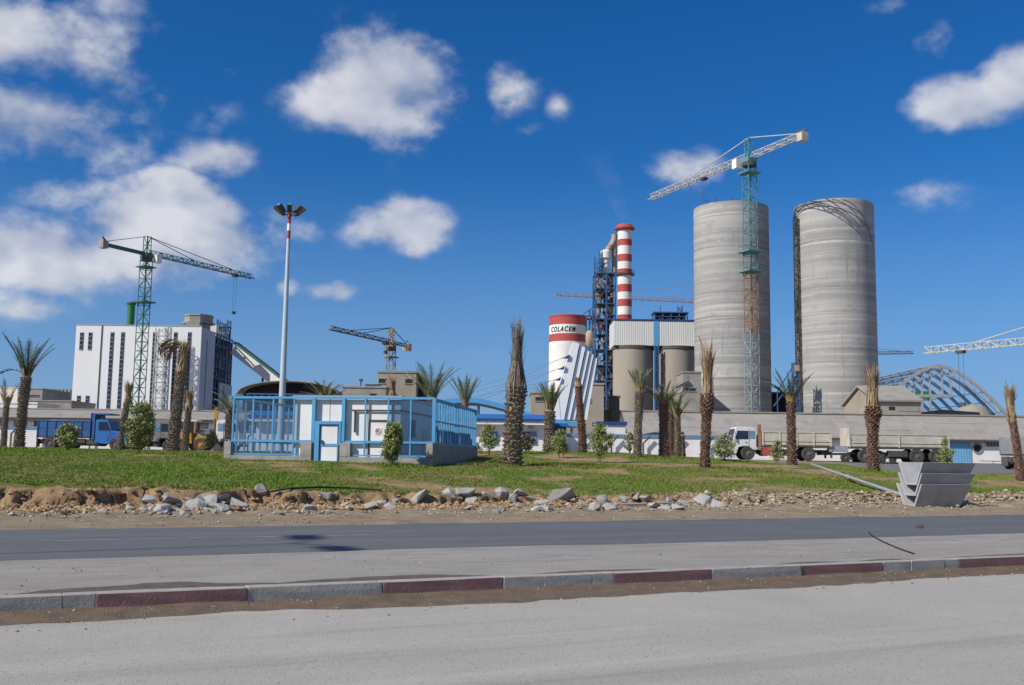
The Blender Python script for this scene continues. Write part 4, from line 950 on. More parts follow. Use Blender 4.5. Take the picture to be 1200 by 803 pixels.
# ---- white boundary wall with blue coping and bent barbed wire posts
def boundary(label, x0, x1, Y, yt, zb):
    xa, xb = xat(x0, Y, 510), xat(x1, Y, 510); H = zat((x0+x1)/2, yt, Y)-zb
    t = thing('boundary_wall', label, 'wall', (xa, Y, zb)); L_ = xb-xa
    n = max(2, int(L_/6)); w = L_/n
    for i in range(n): MB().lo((i*w+0.01, 0, -0.8), ((i+1)*w-0.01, 0.25, H-0.3)).build('wall_panel', m['white_wall'], t)
    MB().lo((-0.02, -0.06, H-0.3), (L_+0.02, 0.31, H)).build('coping', m['coping'], t)
    x = 1.2
    while x < L_:
        p = MB(); p.bar((x, -0.35, -0.3), (x, -0.35, H-0.75), 0.13); p.bar((x, -0.35, H-0.78), (x+0.62, -0.35, H-0.12), 0.13); p.build('bent_post', m['dark_steel'], t); x += 2.75
boundary('white wall with blue coping behind the parked left trucks', -60, 300, 106, 501, 1.9)
boundary('white wall with blue coping between admin block and long white shed', 663, 858, 88, 509.5, 1.95)

# ---- administration block with blue roof, canopy and leaning pylon
def admin():
    Y = 86.0; xa, xb = xat(300, Y, 510), xat(641, Y, 510); zb = 1.9; H = zat(600, 498, Y)-zb; L_ = xb-xa
    t = thing('admin_block', 'low white office block with blue roof edge behind the palms', 'building', (xa, Y, zb))
    MB().lo((0, 0, -0.5), (L_, 9, H)).build('walls', m['white_wall'], t)
    MB().lo((-0.5, -0.7, H), (L_+0.5, 9.5, H+0.28)).build('roof_slab', m['white_wall'], t)
    MB().lo((-0.6, -0.8, H+0.28), (L_+0.6, 9.6, H+0.50)).build('roof_fascia', m['royal'], t)
    MB().prism([(-0.8, H+0.5), (2.5, H+1.0), (7, H+1.0), (9.6, H+0.5)], -0.6, L_+0.6, 'x').build('blue_roof', m['blue_roof'], t)
    for (a, b) in ((426, 436), (455, 466), (520, 530), (541, 549), (567.5, 582.5), (613, 628)):
        p, q = P(a, 506.5, Y), P(b, 519.5, Y)
        w = MB().lo((p.x-xa, -0.03, q.z-zb), (q.x-xa, -0.008, p.z-zb)).build('window', m['glass'], t)
        x0, x1, z0, z1 = p.x-xa, q.x-xa, q.z-zb, p.z-zb
        f = MB(); f.lo((x0-.06, -.09, z1), (x1+.06, -.005, z1+.07)); f.lo((x0-.06, -.12, z0-.07), (x1+.06, -.005, z0)); f.lo((x0-.06, -.09, z0), (x0, -.005, z1)); f.lo((x1, -.09, z0), (x1+.06, -.005, z1)); f.build('frame', m['blue'], w)
        MB().lo(((x0+x1)/2, -0.05, z0), (x1, -0.031, z1)).build('pane', m['glass_blue'], w)
    p = P(622, 501, Y); MB().box((p.x-xa, -0.5, p.z-zb), (0.5, 0.25, 0.2)).build('wall_lamp', m['dark_steel'], t)
    # gate house on the right end
    block('gate_house', 'small white gate house with dark blue roof edge right of the canopy', 700, 733, 498, 93, 4, 'white_wall', (), 'royal')
    block('gate_house', 'dark blue shaded gate kiosk under the canopy end', 644, 664, 500, 92, 4, 'royal', (), 'blue_roof')
    # canopy : a wave shaped blue roof
    C = [(505,473.5),(519,469.5),(532,467),(546,466),(560,466.8),(575,470),(592,474.5),(608,479.5),(624,485),(640,489),(656,492),(672,494.5),(684,495)]
    Yc = 96.0; o = P(590, 480, Yc); cn = thing('entrance_canopy', 'wave shaped bright blue entrance canopy roof', 'canopy', (o.x, Yc, zb))
    pt = [P(a, b, Yc) for a, b in C]
    fa, un = MB(), MB()
    for p, q in zip(pt[:-1], pt[1:]):
        k0 = 0.46
        fa.add([(p.x, Yc-0.1, p.z-k0), (q.x, Yc-0.1, q.z-k0), (q.x, Yc-0.1, q.z), (p.x, Yc-0.1, p.z), (p.x, Yc, p.z-k0), (q.x, Yc, q.z-k0), (q.x, Yc, q.z), (p.x, Yc, p.z)], [(0,1,2,3),(7,6,5,4),(3,2,6,7),(0,4,5,1)])
        e = 11
        un.add([(p.x, Yc+0.01, p.z-0.2), (q.x, Yc+0.01, q.z-0.2), (q.x, Yc+0.01, q.z-0.02), (p.x, Yc+0.01, p.z-0.02), (p.x, Yc+e, p.z-0.2), (q.x, Yc+e, q.z-0.2), (q.x, Yc+e, q.z-0.02), (p.x, Yc+e, p.z-0.02)], [(0,1,2,3),(7,6,5,4),(3,2,6,7),(0,4,5,1),(0,3,7,4),(1,5,6,2)])
    fa.build('fascia', m['blue'], cn, world=True); un.build('roof_shell', m['royal'], cn, world=True)
    for px in (523, 566, 604, 646, 678):
        i = min(range(len(C)), key=lambda j: abs(C[j][0]-px)); p = pt[i]
        MB().tube((p.x, Yc+2.5, zb-0.3), (p.x, Yc+2.5, p.z-0.2), 0.14).build('column', m['white_wall'], cn, world=True)
    # pylon of five leaning white blades
    Yp = 104.0; py_ = thing('leaning_pylon', 'fan of leaning white blades holding the canopy stay cables', 'pylon', (P(660, 490, Yp).x, Yp, zb))
    B = [((671.5,400.5),(679,402.8),(661,492),(643.5,492)), ((679.8,404.5),(686,407.2),(668,492),(661.8,492)), ((686.8,409.8),(691.2,411.8),(674,492),(668.8,492)), ((691.9,413.6),(696,415.6),(680.5,492),(674.8,492)), ((696.7,418),(700.6,419.6),(688.5,492),(681.3,492))]
    for i, b in enumerate(B):
        qs = [P(a, c, Yp) for a, c in b]; y0 = Yp+i*0.18
        MB().add([(q.x, y0, q.z) for q in qs]+[(q.x, y0+2.2, q.z) for q in qs], [(0,1,2,3),(7,6,5,4),(0,4,5,1),(1,5,6,2),(2,6,7,3),(3,7,4,0)]).build('blade', m['cladding'], py_, world=True)
    bk = [P(672.5, 403, Yp), P(699, 421, Yp), P(687, 492, Yp), P(645, 492, Yp)]
    MB().add([(q.x, Yp+1.1, q.z) for q in bk]+[(q.x, Yp+2.0, q.z) for q in bk], [(0,1,2,3),(7,6,5,4),(0,4,5,1),(1,5,6,2),(2,6,7,3),(3,7,4,0)]).build('blade_spine', m['dark'], py_, world=True)
    for (a, b), far in (((664.5,418.5), (506,473)), ((659.5,431.5), (520,470)), ((655,444.5), (548,467))):
        p = P(a, b, Yp-0.1); q = P(far[0], far[1], 100)
        MB().add([(p.x-0.45, p.y-0.15, p.z-0.14), (p.x+0.22, p.y-0.15, p.z+0.26), (p.x+0.12, p.y-0.15, p.z-0.16), (p.x-0.45, p.y+0.15, p.z-0.14), (p.x+0.22, p.y+0.15, p.z+0.26), (p.x+0.12, p.y+0.15, p.z-0.16)], [(0,1,2),(5,4,3),(0,3,4,1),(1,4,5,2),(2,5,3,0)]).build('cable_bracket', m['royal'], py_, world=True)
        for k in (0, 1): MB().bar((p.x-0.3, p.y, p.z-0.06+0.06*k), q+Vector((3.5*k, 0, 0.05)), 0.03).build('stay_cable', m['steel_grey'], py_, world=True)
admin()

# ================================================================== CRANES
def crane(label, x, y, zj, ang, jib, cj, apex, sections, mj, mt, mw=1.8, jw=1.5, cab=True, thick=0.16, hook=None, ties=((0.85,), (0.45,)), cab_side=1, weight='concrete', solid_cj=False, name='tower_crane', tie_r=0.07, collars=()):
    t = thing(name, label, 'crane', (x, y, Z0), ang, 'tower cranes over the plant'); zj -= Z0
    for (a, b, k) in sections: MB().lattice((0, 0, a), (0, 0, b), mw, thick, max(2, int((b-a)/mw/1.05)), thick*0.75).build('mast', m[k], t)
    for z in collars: MB().box((0, 0, z), (mw*1.9, mw*1.9, 0.3)).build('collar', m[mt], t)
    MB().tube((0, 0, zj-1.7), (0, 0, zj-0.9), mw*0.72, n=16).build('slewing_ring', m['dark_steel'], t)
    MB().box((0, 0, zj-0.35), (mw*1.1, mw*1.1, 1.0)).build('turntable', m[mt], t)
    MB().lattice((0, 0, zj), (0, 0, zj+apex), mw*0.62, thick, max(2, int(apex/1.6)), thick*0.75).build('apex_tower', m[mt], t)
    MB().lattice((mw*0.5, 0, zj), (jib, 0, zj), jw, thick, int(jib/1.7), thick*0.7, tri=True).build('jib', m[mj], t)
    c = MB()
    if solid_cj: c.box((-cj/2, 0, zj), (cj, jw*0.8, 0.75))
    else: c.lattice((-mw*0.5, 0, zj), (-cj, 0, zj), jw*0.8, thick, max(3, int(cj/1.8)), thick*0.7, tri=True)
    c.build('counter_jib', m[mj], t)
    MB().box((-cj+0.4, 0, zj-0.1), (1.5, 1.6, 1.7)).build('counterweight', m[weight], t)
    MB().bar((-cj+1.6, 0.8, zj+1.1), (-cj-0.4, -0.5, zj+1.5), 0.3).build('winch', m['dark_steel'], t)
    for f in ties: MB().bar((0, 0, zj+apex), (jib*f[0], 0, zj+jw*0.95), tie_r*2).build('tie_rod', m[mj], t)
    MB().bar((0, 0, zj+apex), (-cj+1, 0, zj+0.8), tie_r*2).build('tie_rod', m[mj], t)
    if cab:
        k = MB().box((mw*0.9, cab_side*mw*0.9, zj-1.0), (1.5, 1.3, 2.0)).build('cab', m['white_wall'], t); MB().box((mw*0.9+0.77, cab_side*mw*0.9, zj-0.7), (0.05, 1.1, 1.0)).build('window', m['glass'], k)
    MB().box((0, 0, zj-3.2), (mw*1.7, mw*1.7, 0.25)).build('platform', m[mt], t)
    if hook:
        f, L_ = hook; MB().box((jib*f, 0, zj-0.35), (1.5, 1.2, 0.5)).build('trolley', m['dark_steel'], t)
        h = MB(); h.bar((jib*f-0.5, 0, zj-0.5), (jib*f-0.5, 0, zj-L_), 0.05); h.bar((jib*f+0.5, 0, zj-0.5), (jib*f+0.5, 0, zj-L_), 0.05); h.build('hoist_rope', m['dark_steel'], t)
        MB().box((jib*f, 0, zj-L_-0.3), (1.1, 0.4, 0.7)).build('hook_block', m['dark_steel'], t)
    return t
p = P(172, 298, 240); q = P(296, 325, 272)
crane('dark green tower crane in front of the white factory', p.x, 240, p.z, math.atan2(q.y-240, q.x-p.x), (Vector((q.x, q.y))-Vector((p.x, 240))).length, 13, 4.4, [(0, p.z-Z0-1.6, 'crane_green')], 'crane_green', 'crane_green', 2.0, 1.2, hook=(0.82, 10), cab_side=-1, solid_cj=True, thick=0.15, ties=((0.80,), (0.42,)), collars=(36.0,))
p = P(878, 186, 208); q = P(762, 232, 243); H = p.z-Z0
z1, z2 = zat(880, 313, 208)-Z0, zat(880, 389, 208)-Z0
crane('teal tower crane with pale jib in front of the bare concrete silo', p.x, 208, p.z, math.atan2(q.y-208, q.x-p.x), (Vector((q.x, q.y))-Vector((p.x, 208))).length, 17, 4.6, [(0, z2, 'mast_pale'), (z2, z1, 'rust'), (z1, H-1.6, 'crane_teal')], 'crane_white', 'crane_teal', 2.1, 1.45, hook=(0.42, 12), thick=0.14, collars=(z1+3.2, z1-1.0), weight='truck_cream', ties=((0.55,),), tie_r=0.09)
p = P(458.5, 402.5, 230); q = P(389, 386, 207)
crane('brown tower crane behind the raw concrete buildings', p.x, 230, p.z, math.atan2(q.y-230, q.x-p.x), 25.5, 8, 3.6, [(0, p.z-Z0-1.6, 'crane_yellow')], 'dark_steel', 'crane_yellow', 1.6, 0.85, thick=0.13, cab=False, hook=(0.1, 2), weight='tan_metal', ties=((0.7,), (0.5,)))
p = P(838, 356, 400); q = P(650, 347.5, 385)
crane('far pale tower crane reaching behind the banded chimney', p.x, 400, p.z, math.atan2(q.y-400, q.x-p.x), (Vector((q.x, q.y))-Vector((p.x, 400))).length, 12, 8, [(0, p.z-Z0-1.6, 'crane_yellow')], 'tan_metal', 'crane_yellow', 2.0, 1.3, thick=0.17, ties=((0.75,), (0.3,)))
p = P(1300, 395, 168); q = P(1083.5, 412.5, 197)
crane('cream tower crane reaching over the arched steel skeleton', p.x, 168, p.z, math.atan2(q.y-168, q.x-p.x), (Vector((q.x, q.y))-Vector((p.x, 168))).length, 12, 6, [(0, p.z-Z0-1.6, 'crane_white')], 'truck_cream', 'crane_white', 1.8, 1.3, thick=0.12, hook=(0.78, 10), ties=((0.70,),), tie_r=0.07)
p = P(985, 416, 380); q = P(1070.5, 411, 372)
crane('far grey tower crane mostly hidden behind the cabled silo', p.x, 380, p.z, math.atan2(q.y-380, q.x-p.x), (Vector((q.x, q.y))-Vector((p.x, 380))).length, 9, 4, [(0, p.z-Z0-1.6, 'dark_steel')], 'dark_steel', 'dark_steel', 1.6, 1.0, thick=0.24)

# a small derrick frame between the silos
d = thing('derrick_frame', 'small blue derrick frame between the two bare silos', 'frame', (P(926, 470, 205).x, 205, Z0))
b = MB(); zt = zat(930, 425, 205)-Z0; b.lattice((1.2, 0, 0), (1.2, 0, zt), 1.2, 0.16, 14); b.bar((1.2, 0, zt), (-2.6, 0, zt-6), 0.22); b.bar((1.2, 0, zt-3), (-3.4, 0, zt-9), 0.22); b.bar((-2.6, 0, zt-6), (-2.6, 0, 8), 0.18); b.build('lattice', m['dark_blue_steel'], d)
MB().box((1.3, -0.4, zt-1.2), (1.0, 0.8, 1.2)).build('winch_box', m['tan_metal'], d)

# floodlight mast
def floodlight():
    Y = 72.0; b = P(330.5, 470, Y); tp = P(336.8, 250, Y); z0 = gz(b.x, Y)
    t = thing('floodlight_mast', 'tall pale steel floodlight mast behind the blue enclosure', 'light mast', (b.x, Y, z0))
    dx = tp.x-b.x-0.25; H = tp.z-z0; dx = 0.0
    pts = [0, 0.89, 0.925, 0.955, 1.0]; r0, r1 = 0.27, 0.115
    for i, (a, c) in enumerate(zip(pts[:-1], pts[1:])):
        MB().tube((dx*a, 0, H*a), (dx*c, 0, H*c), r0+(r1-r0)*a, r0+(r1-r0)*c, 16).build('pole_section', m['mast_grey' if i == 0 else 'red_paint' if i in (1, 3) else 'sign_white'], t, smooth=True)
    MB().box((0, 0, 0.03), (0.8, 0.8, 0.12)).build('base_plate', m['dark_steel'], t)
    rg = MB(); n = 16
    for i in range(n): a, c = 2*pi*i/n, 2*pi*(i+1)/n; rg.bar((0.55*cos(a), 0.55*sin(a), H), (0.55*cos(c), 0.55*sin(c), H), 0.07)
    for i in range(4): a = pi*i/2; rg.bar((0, 0, H-0.1), (0.55*cos(a), 0.55*sin(a), H), 0.06)
    rg.build('head_ring', m['dark_steel'], t)
    for i in range(8):
        a = 2*pi*i/8+0.2; d_ = Vector((cos(a), sin(a), 0)); p = d_*0.6+Vector((0, 0, H)); q = d_*1.08+Vector((0, 0, H+0.42))
        l = MB().bar(p, q, 0.34, 0.26).build('floodlight', m['dark_steel'], t); MB().bar(q, q+(q-p).normalized()*0.03, 0.30, 0.22).build('lens', m['glass_blue'], l)
floodlight()

# ================================================================== BLUE ENCLOSURE
def enclosure():
    ox, oy = xat(508, 43, 510), 43.0; rz = math.atan2(0.99, 0.14)-pi/2   # local x runs left along the front, y to the rear
    ang = -rz
    t = thing('utility_enclosure', 'blue steel framed utility enclosure on a concrete plinth', 'enclosure', (ox, oy, 0), math.atan2(-0.14, 0.99))
    # local: +x to the right (0 is the right corner, front runs to x=-9.05), +y to the rear
    Wd, D = 9.05, 11.0
    zT, zM, zL, zB = 4.13, 2.24, 1.66, 1.0
    def X(px):  # px on the front -> local x
        a = (px-600)/FPX; c, s = cos(t.rotation_euler.z), sin(t.rotation_euler.z); r = raydir(px, 500); r = r/r.y
        k = (ox-r.x*oy)/(r.x*s-c); return k
    pl = MB()
    def plo(x0, x1, z0, z1, y0=-0.02, y1=0.28): return MB().lo((x0, y0, z0), (x1, y1, z1))
    xl, xr = X(264), 0.0
    d0, d1 = X(366), X(399)
    plo(xl, d0, zB-0.6, zL-0.06).build('plinth', m['plinth'], t, bevel=0.012)
    plo(d1, xr, zB-0.6, zL-0.06).build('plinth', m['plinth'], t, bevel=0.012)
    for (a, b) in ((264, 272), (353, 366), (399, 411.5), (500, 508)):
        plo(X(a)-(0.0), X(b), zL-0.06, zM-0.05, -0.03, 0.29).build('pillar', m['plinth'], t, bevel=0.012)
    MB().lo((-0.28, 0.28, zB-0.6), (0.0, D, zM-0.06)).build('side_wall', m['plinth'], t)
    MB().lo((xl, 0.28, zB-0.6), (xl+0.28, D, zL+0.1)).build('side_wall', m['plinth'], t)
    MB().lo((xl+0.28, D-0.28, zB-0.6), (-0.28, D, zL+0.1)).build('rear_wall', m['plinth'], t)
    MB().lo((xl+0.28, 0.28, zB-0.6), (-0.28, D-0.28, 1.55)).build('yard_slab', m['concrete'], t)
    tb = 0.065
    def fbar(p, q, name, w=tb): return MB().bar(p, q, w).build(name, m['blue'], t)
    yf = 0.1
    fbar((X(271), yf, zT), (0, yf, zT), 'top_rail', 0.1); fbar((X(271), yf, zM), (d0, yf, zM), 'mid_rail', 0.1); fbar((d1, yf, zM), (0, yf, zM), 'mid_rail', 0.1)
    fbar((X(272), yf, zL), (X(353), yf, zL), 'low_rail'); fbar((X(411.5), yf, zL), (X(500), yf, zL), 'low_rail')
    for px in (271.8, 295, 318.5, 343, 427, 454, 480.5): fbar((X(px), yf, zL), (X(px), yf, zT), 'post')
    for px in (366.5, 401.5, 508): fbar((X(px), yf, zM), (X(px), yf, zT), 'post', 0.15)
    # screens between the posts
    edges = [271.8, 295, 318.5, 343]; 
    for a, b in zip(edges[:-1], edges[1:]): MB().lo((X(a)+.05, yf-0.008, zL+.05), (X(b)-.05, yf+0.008, zT-.05)).build('screen_panel', m['screen'], t)
    edges = [454, 480.5, 507]
    for a, b in zip(edges[:-1], edges[1:]): MB().lo((X(a)+.05, yf-0.008, zM+.06), (X(b)-.07, yf+0.008, zT-.06)).build('screen_panel', m['screen'], t)
    MB().lo((X(480.5)+.05, yf-0.008, zL+.05), (X(500)-.02, yf+0.008, zM-.06)).build('screen_panel', m['screen'], t)
    MB().lo((X(454)+.05, yf-0.008, zL+.05), (X(480.5)-.05, yf+0.008, zM-.06)).build('screen_panel', m['screen'], t)
    # front door
    dx0, dx1 = X(369), X(399.5); zd = 3.12
    fr = MB(); fr.lo((dx0, 0.0, zB-0.1), (dx0+0.2, 0.2, zd)); fr.lo((dx0+0.2, 0.0, zd-0.14), (dx1, 0.2, zd)); fr.lo((dx1-0.1, 0.0, 2.1), (dx1, 0.2, zd-0.14)); fr.build('door_frame', m['blue'], t)
    lf = MB(); x0, x1 = dx0+0.22, dx1-0.12
    dr = MB().lo((x0+0.05, 0.08, 2.15), (x1-0.05, 0.12, zd-0.2)).build('door', m['cabin'], t)
    MB().lo((x0+0.05, 0.081, 1.42), (x1-0.05, 0.119, 2.03)).build('door_panel', m['cabin'], dr)
    b = MB(); b.lo((x0, 0.06, 2.03), (x1, 0.14, 2.15)); b.lo((x0, 0.06, zB+0.1), (x0+0.05, 0.14, zd-0.16)); b.lo((x1-0.05, 0.06, zB+0.1), (x1, 0.14, 2.03)); b.lo((x0+.05, 0.06, 1.34), (x1-.05, 0.14, 1.42)); b.lo((x0+.05, 0.06, zB+.1), (x1-.05, 0.14, zB+.18)); b.build('door_rail', m['blue'], dr)
    MB().box((x0+0.12, 0.03, 2.22), (0.05, 0.06, 0.16)).build('handle', m['dark_steel'], dr)
    # side fence of uprights on the right wall, rear and left fences
    side = MB()
    fbar((-0.14, 0.1, zT), (-0.14, D, zT), 'top_rail', 0.1); fbar((-0.14, 0.1, zM), (-0.14, D, zM), 'mid_rail', 0.09); fbar((-0.14, 0.1, 3.2), (-0.14, D, 3.2), 'mid_rail', 0.05)
    n = 19
    for k in range(1, n+1): fbar((-0.14, D*k/n, zM), (-0.14, D*k/n, zT), 'upright', 0.16 if k in (9, 10) else 0.085)
    for k in range(0, 15):
        x = xl+0.14-k*(xl+0.2)/15; fbar((x, D-0.14, zL), (x, D-0.14, zT), 'upright', 0.075)
    fbar((xl, D-0.14, zT), (0, D-0.14, zT), 'top_rail', 0.1); fbar((xl, D-0.14, zM), (0, D-0.14, zM), 'mid_rail', 0.09)
    for k in range(1, 12): fbar((xl+0.14, D*k/12, zL), (xl+0.14, D*k/12, zT), 'upright', 0.075)
    fbar((xl+0.14, 0.1, zT), (xl+0.14, D, zT), 'top_rail', 0.1); fbar((xl+0.14, 0.1, zM), (xl+0.14, D, zM), 'mid_rail', 0.09)
    # white equipment building inside: a thing of its own
    h = thing('equipment_cabin', 'white panel cabin standing inside the blue enclosure', 'cabin', t.location, t.rotation_euler.z)
    hx0, hx1, hy = X(343)-0.06, X(467)+0.02, 0.24; hz = 4.16
    MB().lo((hx0, hy, 1.3), (hx1, hy+8.2, hz)).build('walls', m['cabin'], h)
    MB().lo((hx0-0.06, hy-0.06, hz), (hx1+0.06, hy+8.26, hz+0.08)).build('roof', m['steel_grey'], h)
    for px in (366, 384, 403, 428): MB().lo((X(px)-0.012, hy-0.012, 1.5), (X(px)+0.012, hy-0.001, hz)).build('panel_joint', m['steel_grey'], h)
    # cabin door with sign
    a, b = X(430.5), X(453.5); f = MB(); f.lo((a, hy-0.06, 1.5), (a+0.06, hy-0.002, 3.2)); f.lo((b-0.06, hy-0.06, 1.5), (b, hy-0.002, 3.2)); f.lo((a+.06, hy-0.06, 3.12), (b-.06, hy-0.002, 3.2)); f.build('door_frame', m['dark_steel'], h)
    dr2 = MB().lo((a+0.06, hy-0.03, 1.5), (b-0.06, hy-0.004, 3.12)).build('door', m['cabin'], h)
    cx = (a+b)/2
    sg = MB().lo((cx-0.16, hy-0.045, 2.55), (cx+0.16, hy-0.032, 2.87)).build('warning_sign', m['sign_white'], dr2)
    rg = MB(); n = 20
    for i in range(n): q0, q1 = 2*pi*i/n, 2*pi*(i+1)/n; rg.bar((cx+0.115*cos(q0), hy-0.05, 2.71+0.115*sin(q0)), (cx+0.115*cos(q1), hy-0.05, 2.71+0.115*sin(q1)), 0.012, 0.035)
    rg.bar((cx-0.08, hy-0.05, 2.79), (cx+0.08, hy-0.05, 2.63), 0.012, 0.03); rg.build('sign_ring', m['sign_red'], sg)
    bl = MB(); bl.bar((cx-0.05, hy-0.047, 2.66), (cx+0.03, hy-0.047, 2.76), 0.006, 0.05); bl.bar((cx-0.07, hy-0.047, 2.72), (cx+0.02, hy-0.047, 2.69), 0.006, 0.03); bl.build('sign_figure', m['black'], sg)
    pp = MB(); z = 3.60; x0 = X(410.5); pp.tube((x0, hy-0.08, z), (X(467), hy-0.08, z), 0.035, n=8); pp.tube((X(414.5), hy-0.08, z), (X(414.5), hy-0.08, 2.65), 0.045, n=8); pp.tube((X(467), hy-0.08, z), (hx1+0.1, hy+0.3, z), 0.035, n=8); pp.tube((hx1+0.1, hy+0.3, z), (hx1+0.1, hy+7, z), 0.035, n=8); pp.build('conduit', m['dark_steel'], h)
    for (y0, y1, z0, z1) in ((1.6, 2.7, 2.5, 3.3), (6.2, 7.6, 2.45, 3.2)): 
        w = MB().lo((hx1+0.002, hy+y0, z0), (hx1+0.03, hy+y1, z1)).build('vent_window', m['dark'], h)
    MB().lo((hx1+0.003, hy+4.2, 1.5), (hx1+0.04, hy+5.3, 2.9)).build('side_door', m['steel_grey'], h)
enclosure()

# ================================================================== VEHICLES
def wheel(t, x, y, r, w=0.32, rim='rim'):
    mb = MB(); n = 24; s = 1 if y < 0 else -1
    prof = [(r*0.55, 0), (r*0.92, 0.0), (r, 0.06), (r, w-0.06), (r*0.92, w), (r*0.55, w)]
    vs = [(x+p*cos(2*pi*i/n), y+s*(d), r+p*sin(2*pi*i/n)) for p, d in prof for i in range(n)]
    mb.add(vs, [(j*n+i, j*n+(i+1) % n, (j+1)*n+(i+1) % n, (j+1)*n+i) for j in range(5) for i in range(n)])
    ty_ = mb.build('wheel', m['tyre'], t, smooth=True)
    rm = MB(); rm.tube((x, y+s*0.05, r), (x, y+s*(w-.02), r), r*0.58, n=18); rm.tube((x, y-s*0.03, r), (x, y+s*0.06, r), r*0.2, n=12)
    rm.build('rim', m[rim], ty_)
    hb = MB()
    for i in range(8): a = 2*pi*i/8; hb.tube((x+r*.4*cos(a), y+s*0.01, r+r*.4*sin(a)), (x+r*.4*cos(a), y+s*0.055, r+r*.4*sin(a)), r*0.07, n=6)
    hb.build('hub_bolts', m['dark_steel'], ty_)
def truck(label, px, Y, face, L_, cab, bed, bedm, cabm='truck_white', bed_z=(1.15, 2.55), wheels=(), cab_x=None, group='trucks parked in front of the walls', hood=False, board_lines=3, load=None, headboard=None, zoff=0.0, rzo=0.0, name='dump_truck', ribs=5):
    "local: x forward"
    x = xat(px, Y, 525); z = gz(x, Y)+zoff; rz = (0 if face > 0 else pi)+rzo
    t = thing(name, label, 'truck', (x, Y, z), rz, group)
    c = MB(); c.lo((-L_/2, -0.45, 0.72), (L_/2-0.6, -0.30, 0.98)); c.lo((-L_/2, 0.30, 0.72), (L_/2-0.6, 0.45, 0.98))
    for k in range(5): c.lo((-L_/2+0.3+k*L_/5.6, -0.30, 0.76), (-L_/2+0.45+k*L_/5.6, 0.30, 0.94))
    c.build('chassis', m['dark_steel'], t)
    xf = L_/2
    if cab:
        if hood: prof = [(xf-2.9, 0.75), (xf-2.9, 2.75), (xf-2.75, 2.85), (xf-1.75, 2.80), (xf-1.35, 1.85), (xf-0.05, 1.65), (xf, 0.75), (xf-0.5, 0.6), (xf-0.75, 1.05), (xf-1.25, 1.05), (xf-1.55, 0.6), (xf-2.2, 0.6)]
        else: prof = [(xf-2.15, 0.85), (xf-2.15, 2.75), (xf-2.05, 2.92), (xf-0.45, 2.95), (xf-0.28, 2.85), (xf-0.02, 1.65), (xf, 0.75), (xf-0.15, 0.55), (xf-0.35, 0.55), (xf-0.55, 1.12), (xf-0.95, 1.22), (xf-1.45, 1.22), (xf-1.8, 0.95)]
        cb = MB().prism(prof, -1.22, 1.22).build('cab', m[cabm], t, bevel=0.03)
        for s in (-1, 1):
            y0, y1 = (s*1.232, s*1.245)
            if hood: MB().prism([(xf-2.6, 1.85), (xf-2.6, 2.62), (xf-1.85, 2.62), (xf-1.52, 1.85)], y0, y1).build('side_window', m['glass'], cb)
            else:
                MB().prism([(xf-1.42, 1.85), (xf-1.42, 2.6), (xf-0.45, 2.6), (xf-0.26, 1.85)], y0, y1).build('side_window', m['glass'], cb)
                MB().prism([(xf-2.02, 1.9), (xf-2.02, 2.6), (xf-1.52, 2.6), (xf-1.52, 1.9)], y0, y1).build('rear_side_window', m['glass_blue'], cb)
            MB().lo((xf-1.3, y0, 1.55), (xf-1.15, s*1.27, 1.6)).build('door_handle', m['dark_steel'], cb)
            dl = MB(); dl.lo((xf-1.50, y0, 0.95), (xf-1.475, s*1.238, 2.7)); dl.build('door_seam', m['dark_steel'], cb)
            mr_ = MB(); mr_.bar((xf-0.2, s*1.24, 2.5), (xf+0.05, s*1.5, 2.45), 0.04); mr_.lo((xf-0.02, s*1.42, 1.95), (xf+0.06, s*1.6, 2.45)); mr_.build('mirror', m['dark_steel'], cb)
            MB().lo((xf-0.06, s*0.72, 0.85), (xf+0.02, s*1.1, 1.05)).build('headlight', m['steel_grey'], cb)
        if not hood: MB().add([(xf-0.235, -1.08, 2.78), (xf-0.235, 1.08, 2.78), (xf-0.01, 1.08, 1.78), (xf-0.01, -1.08, 1.78), (xf-0.27, -1.08, 2.75), (xf-0.27, 1.08, 2.75), (xf-0.06, 1.08, 1.76), (xf-0.06, -1.08, 1.76)], [(0,1,2,3),(7,6,5,4),(0,4,5,1),(1,5,6,2),(2,6,7,3),(3,7,4,0)]).build('windscreen', m['glass'], cb)
        else: MB().add([(xf-1.72, -1.05, 2.74), (xf-1.72, 1.05, 2.74), (xf-1.33, 1.05, 1.9), (xf-1.33, -1.05, 1.9), (xf-1.78, -1.05, 2.72), (xf-1.78, 1.05, 2.72), (xf-1.40, 1.05, 1.88), (xf-1.40, -1.05, 1.88)], [(0,1,2,3),(7,6,5,4),(0,4,5,1),(1,5,6,2),(2,6,7,3),(3,7,4,0)]).build('windscreen', m['glass'], cb)
        MB().lo((xf-0.12, -1.2, 0.5), (xf+0.08, 1.2, 0.78)).build('bumper', m['dark_steel'], t)
        MB().tube((xf-2.35, -1.0, 0.9), (xf-2.35, -1.0, 3.05), 0.08, n=8).build('exhaust', m['dark_steel'], t)
        a = MB(); a.lo((xf-1.75, -1.23, 0.85), (xf-1.6, -0.85, 1.2)); a.lo((xf-1.6, -1.23, 1.23), (xf-0.55, -1.0, 1.29)); a.build('mudguard', m['dark_steel'], t)
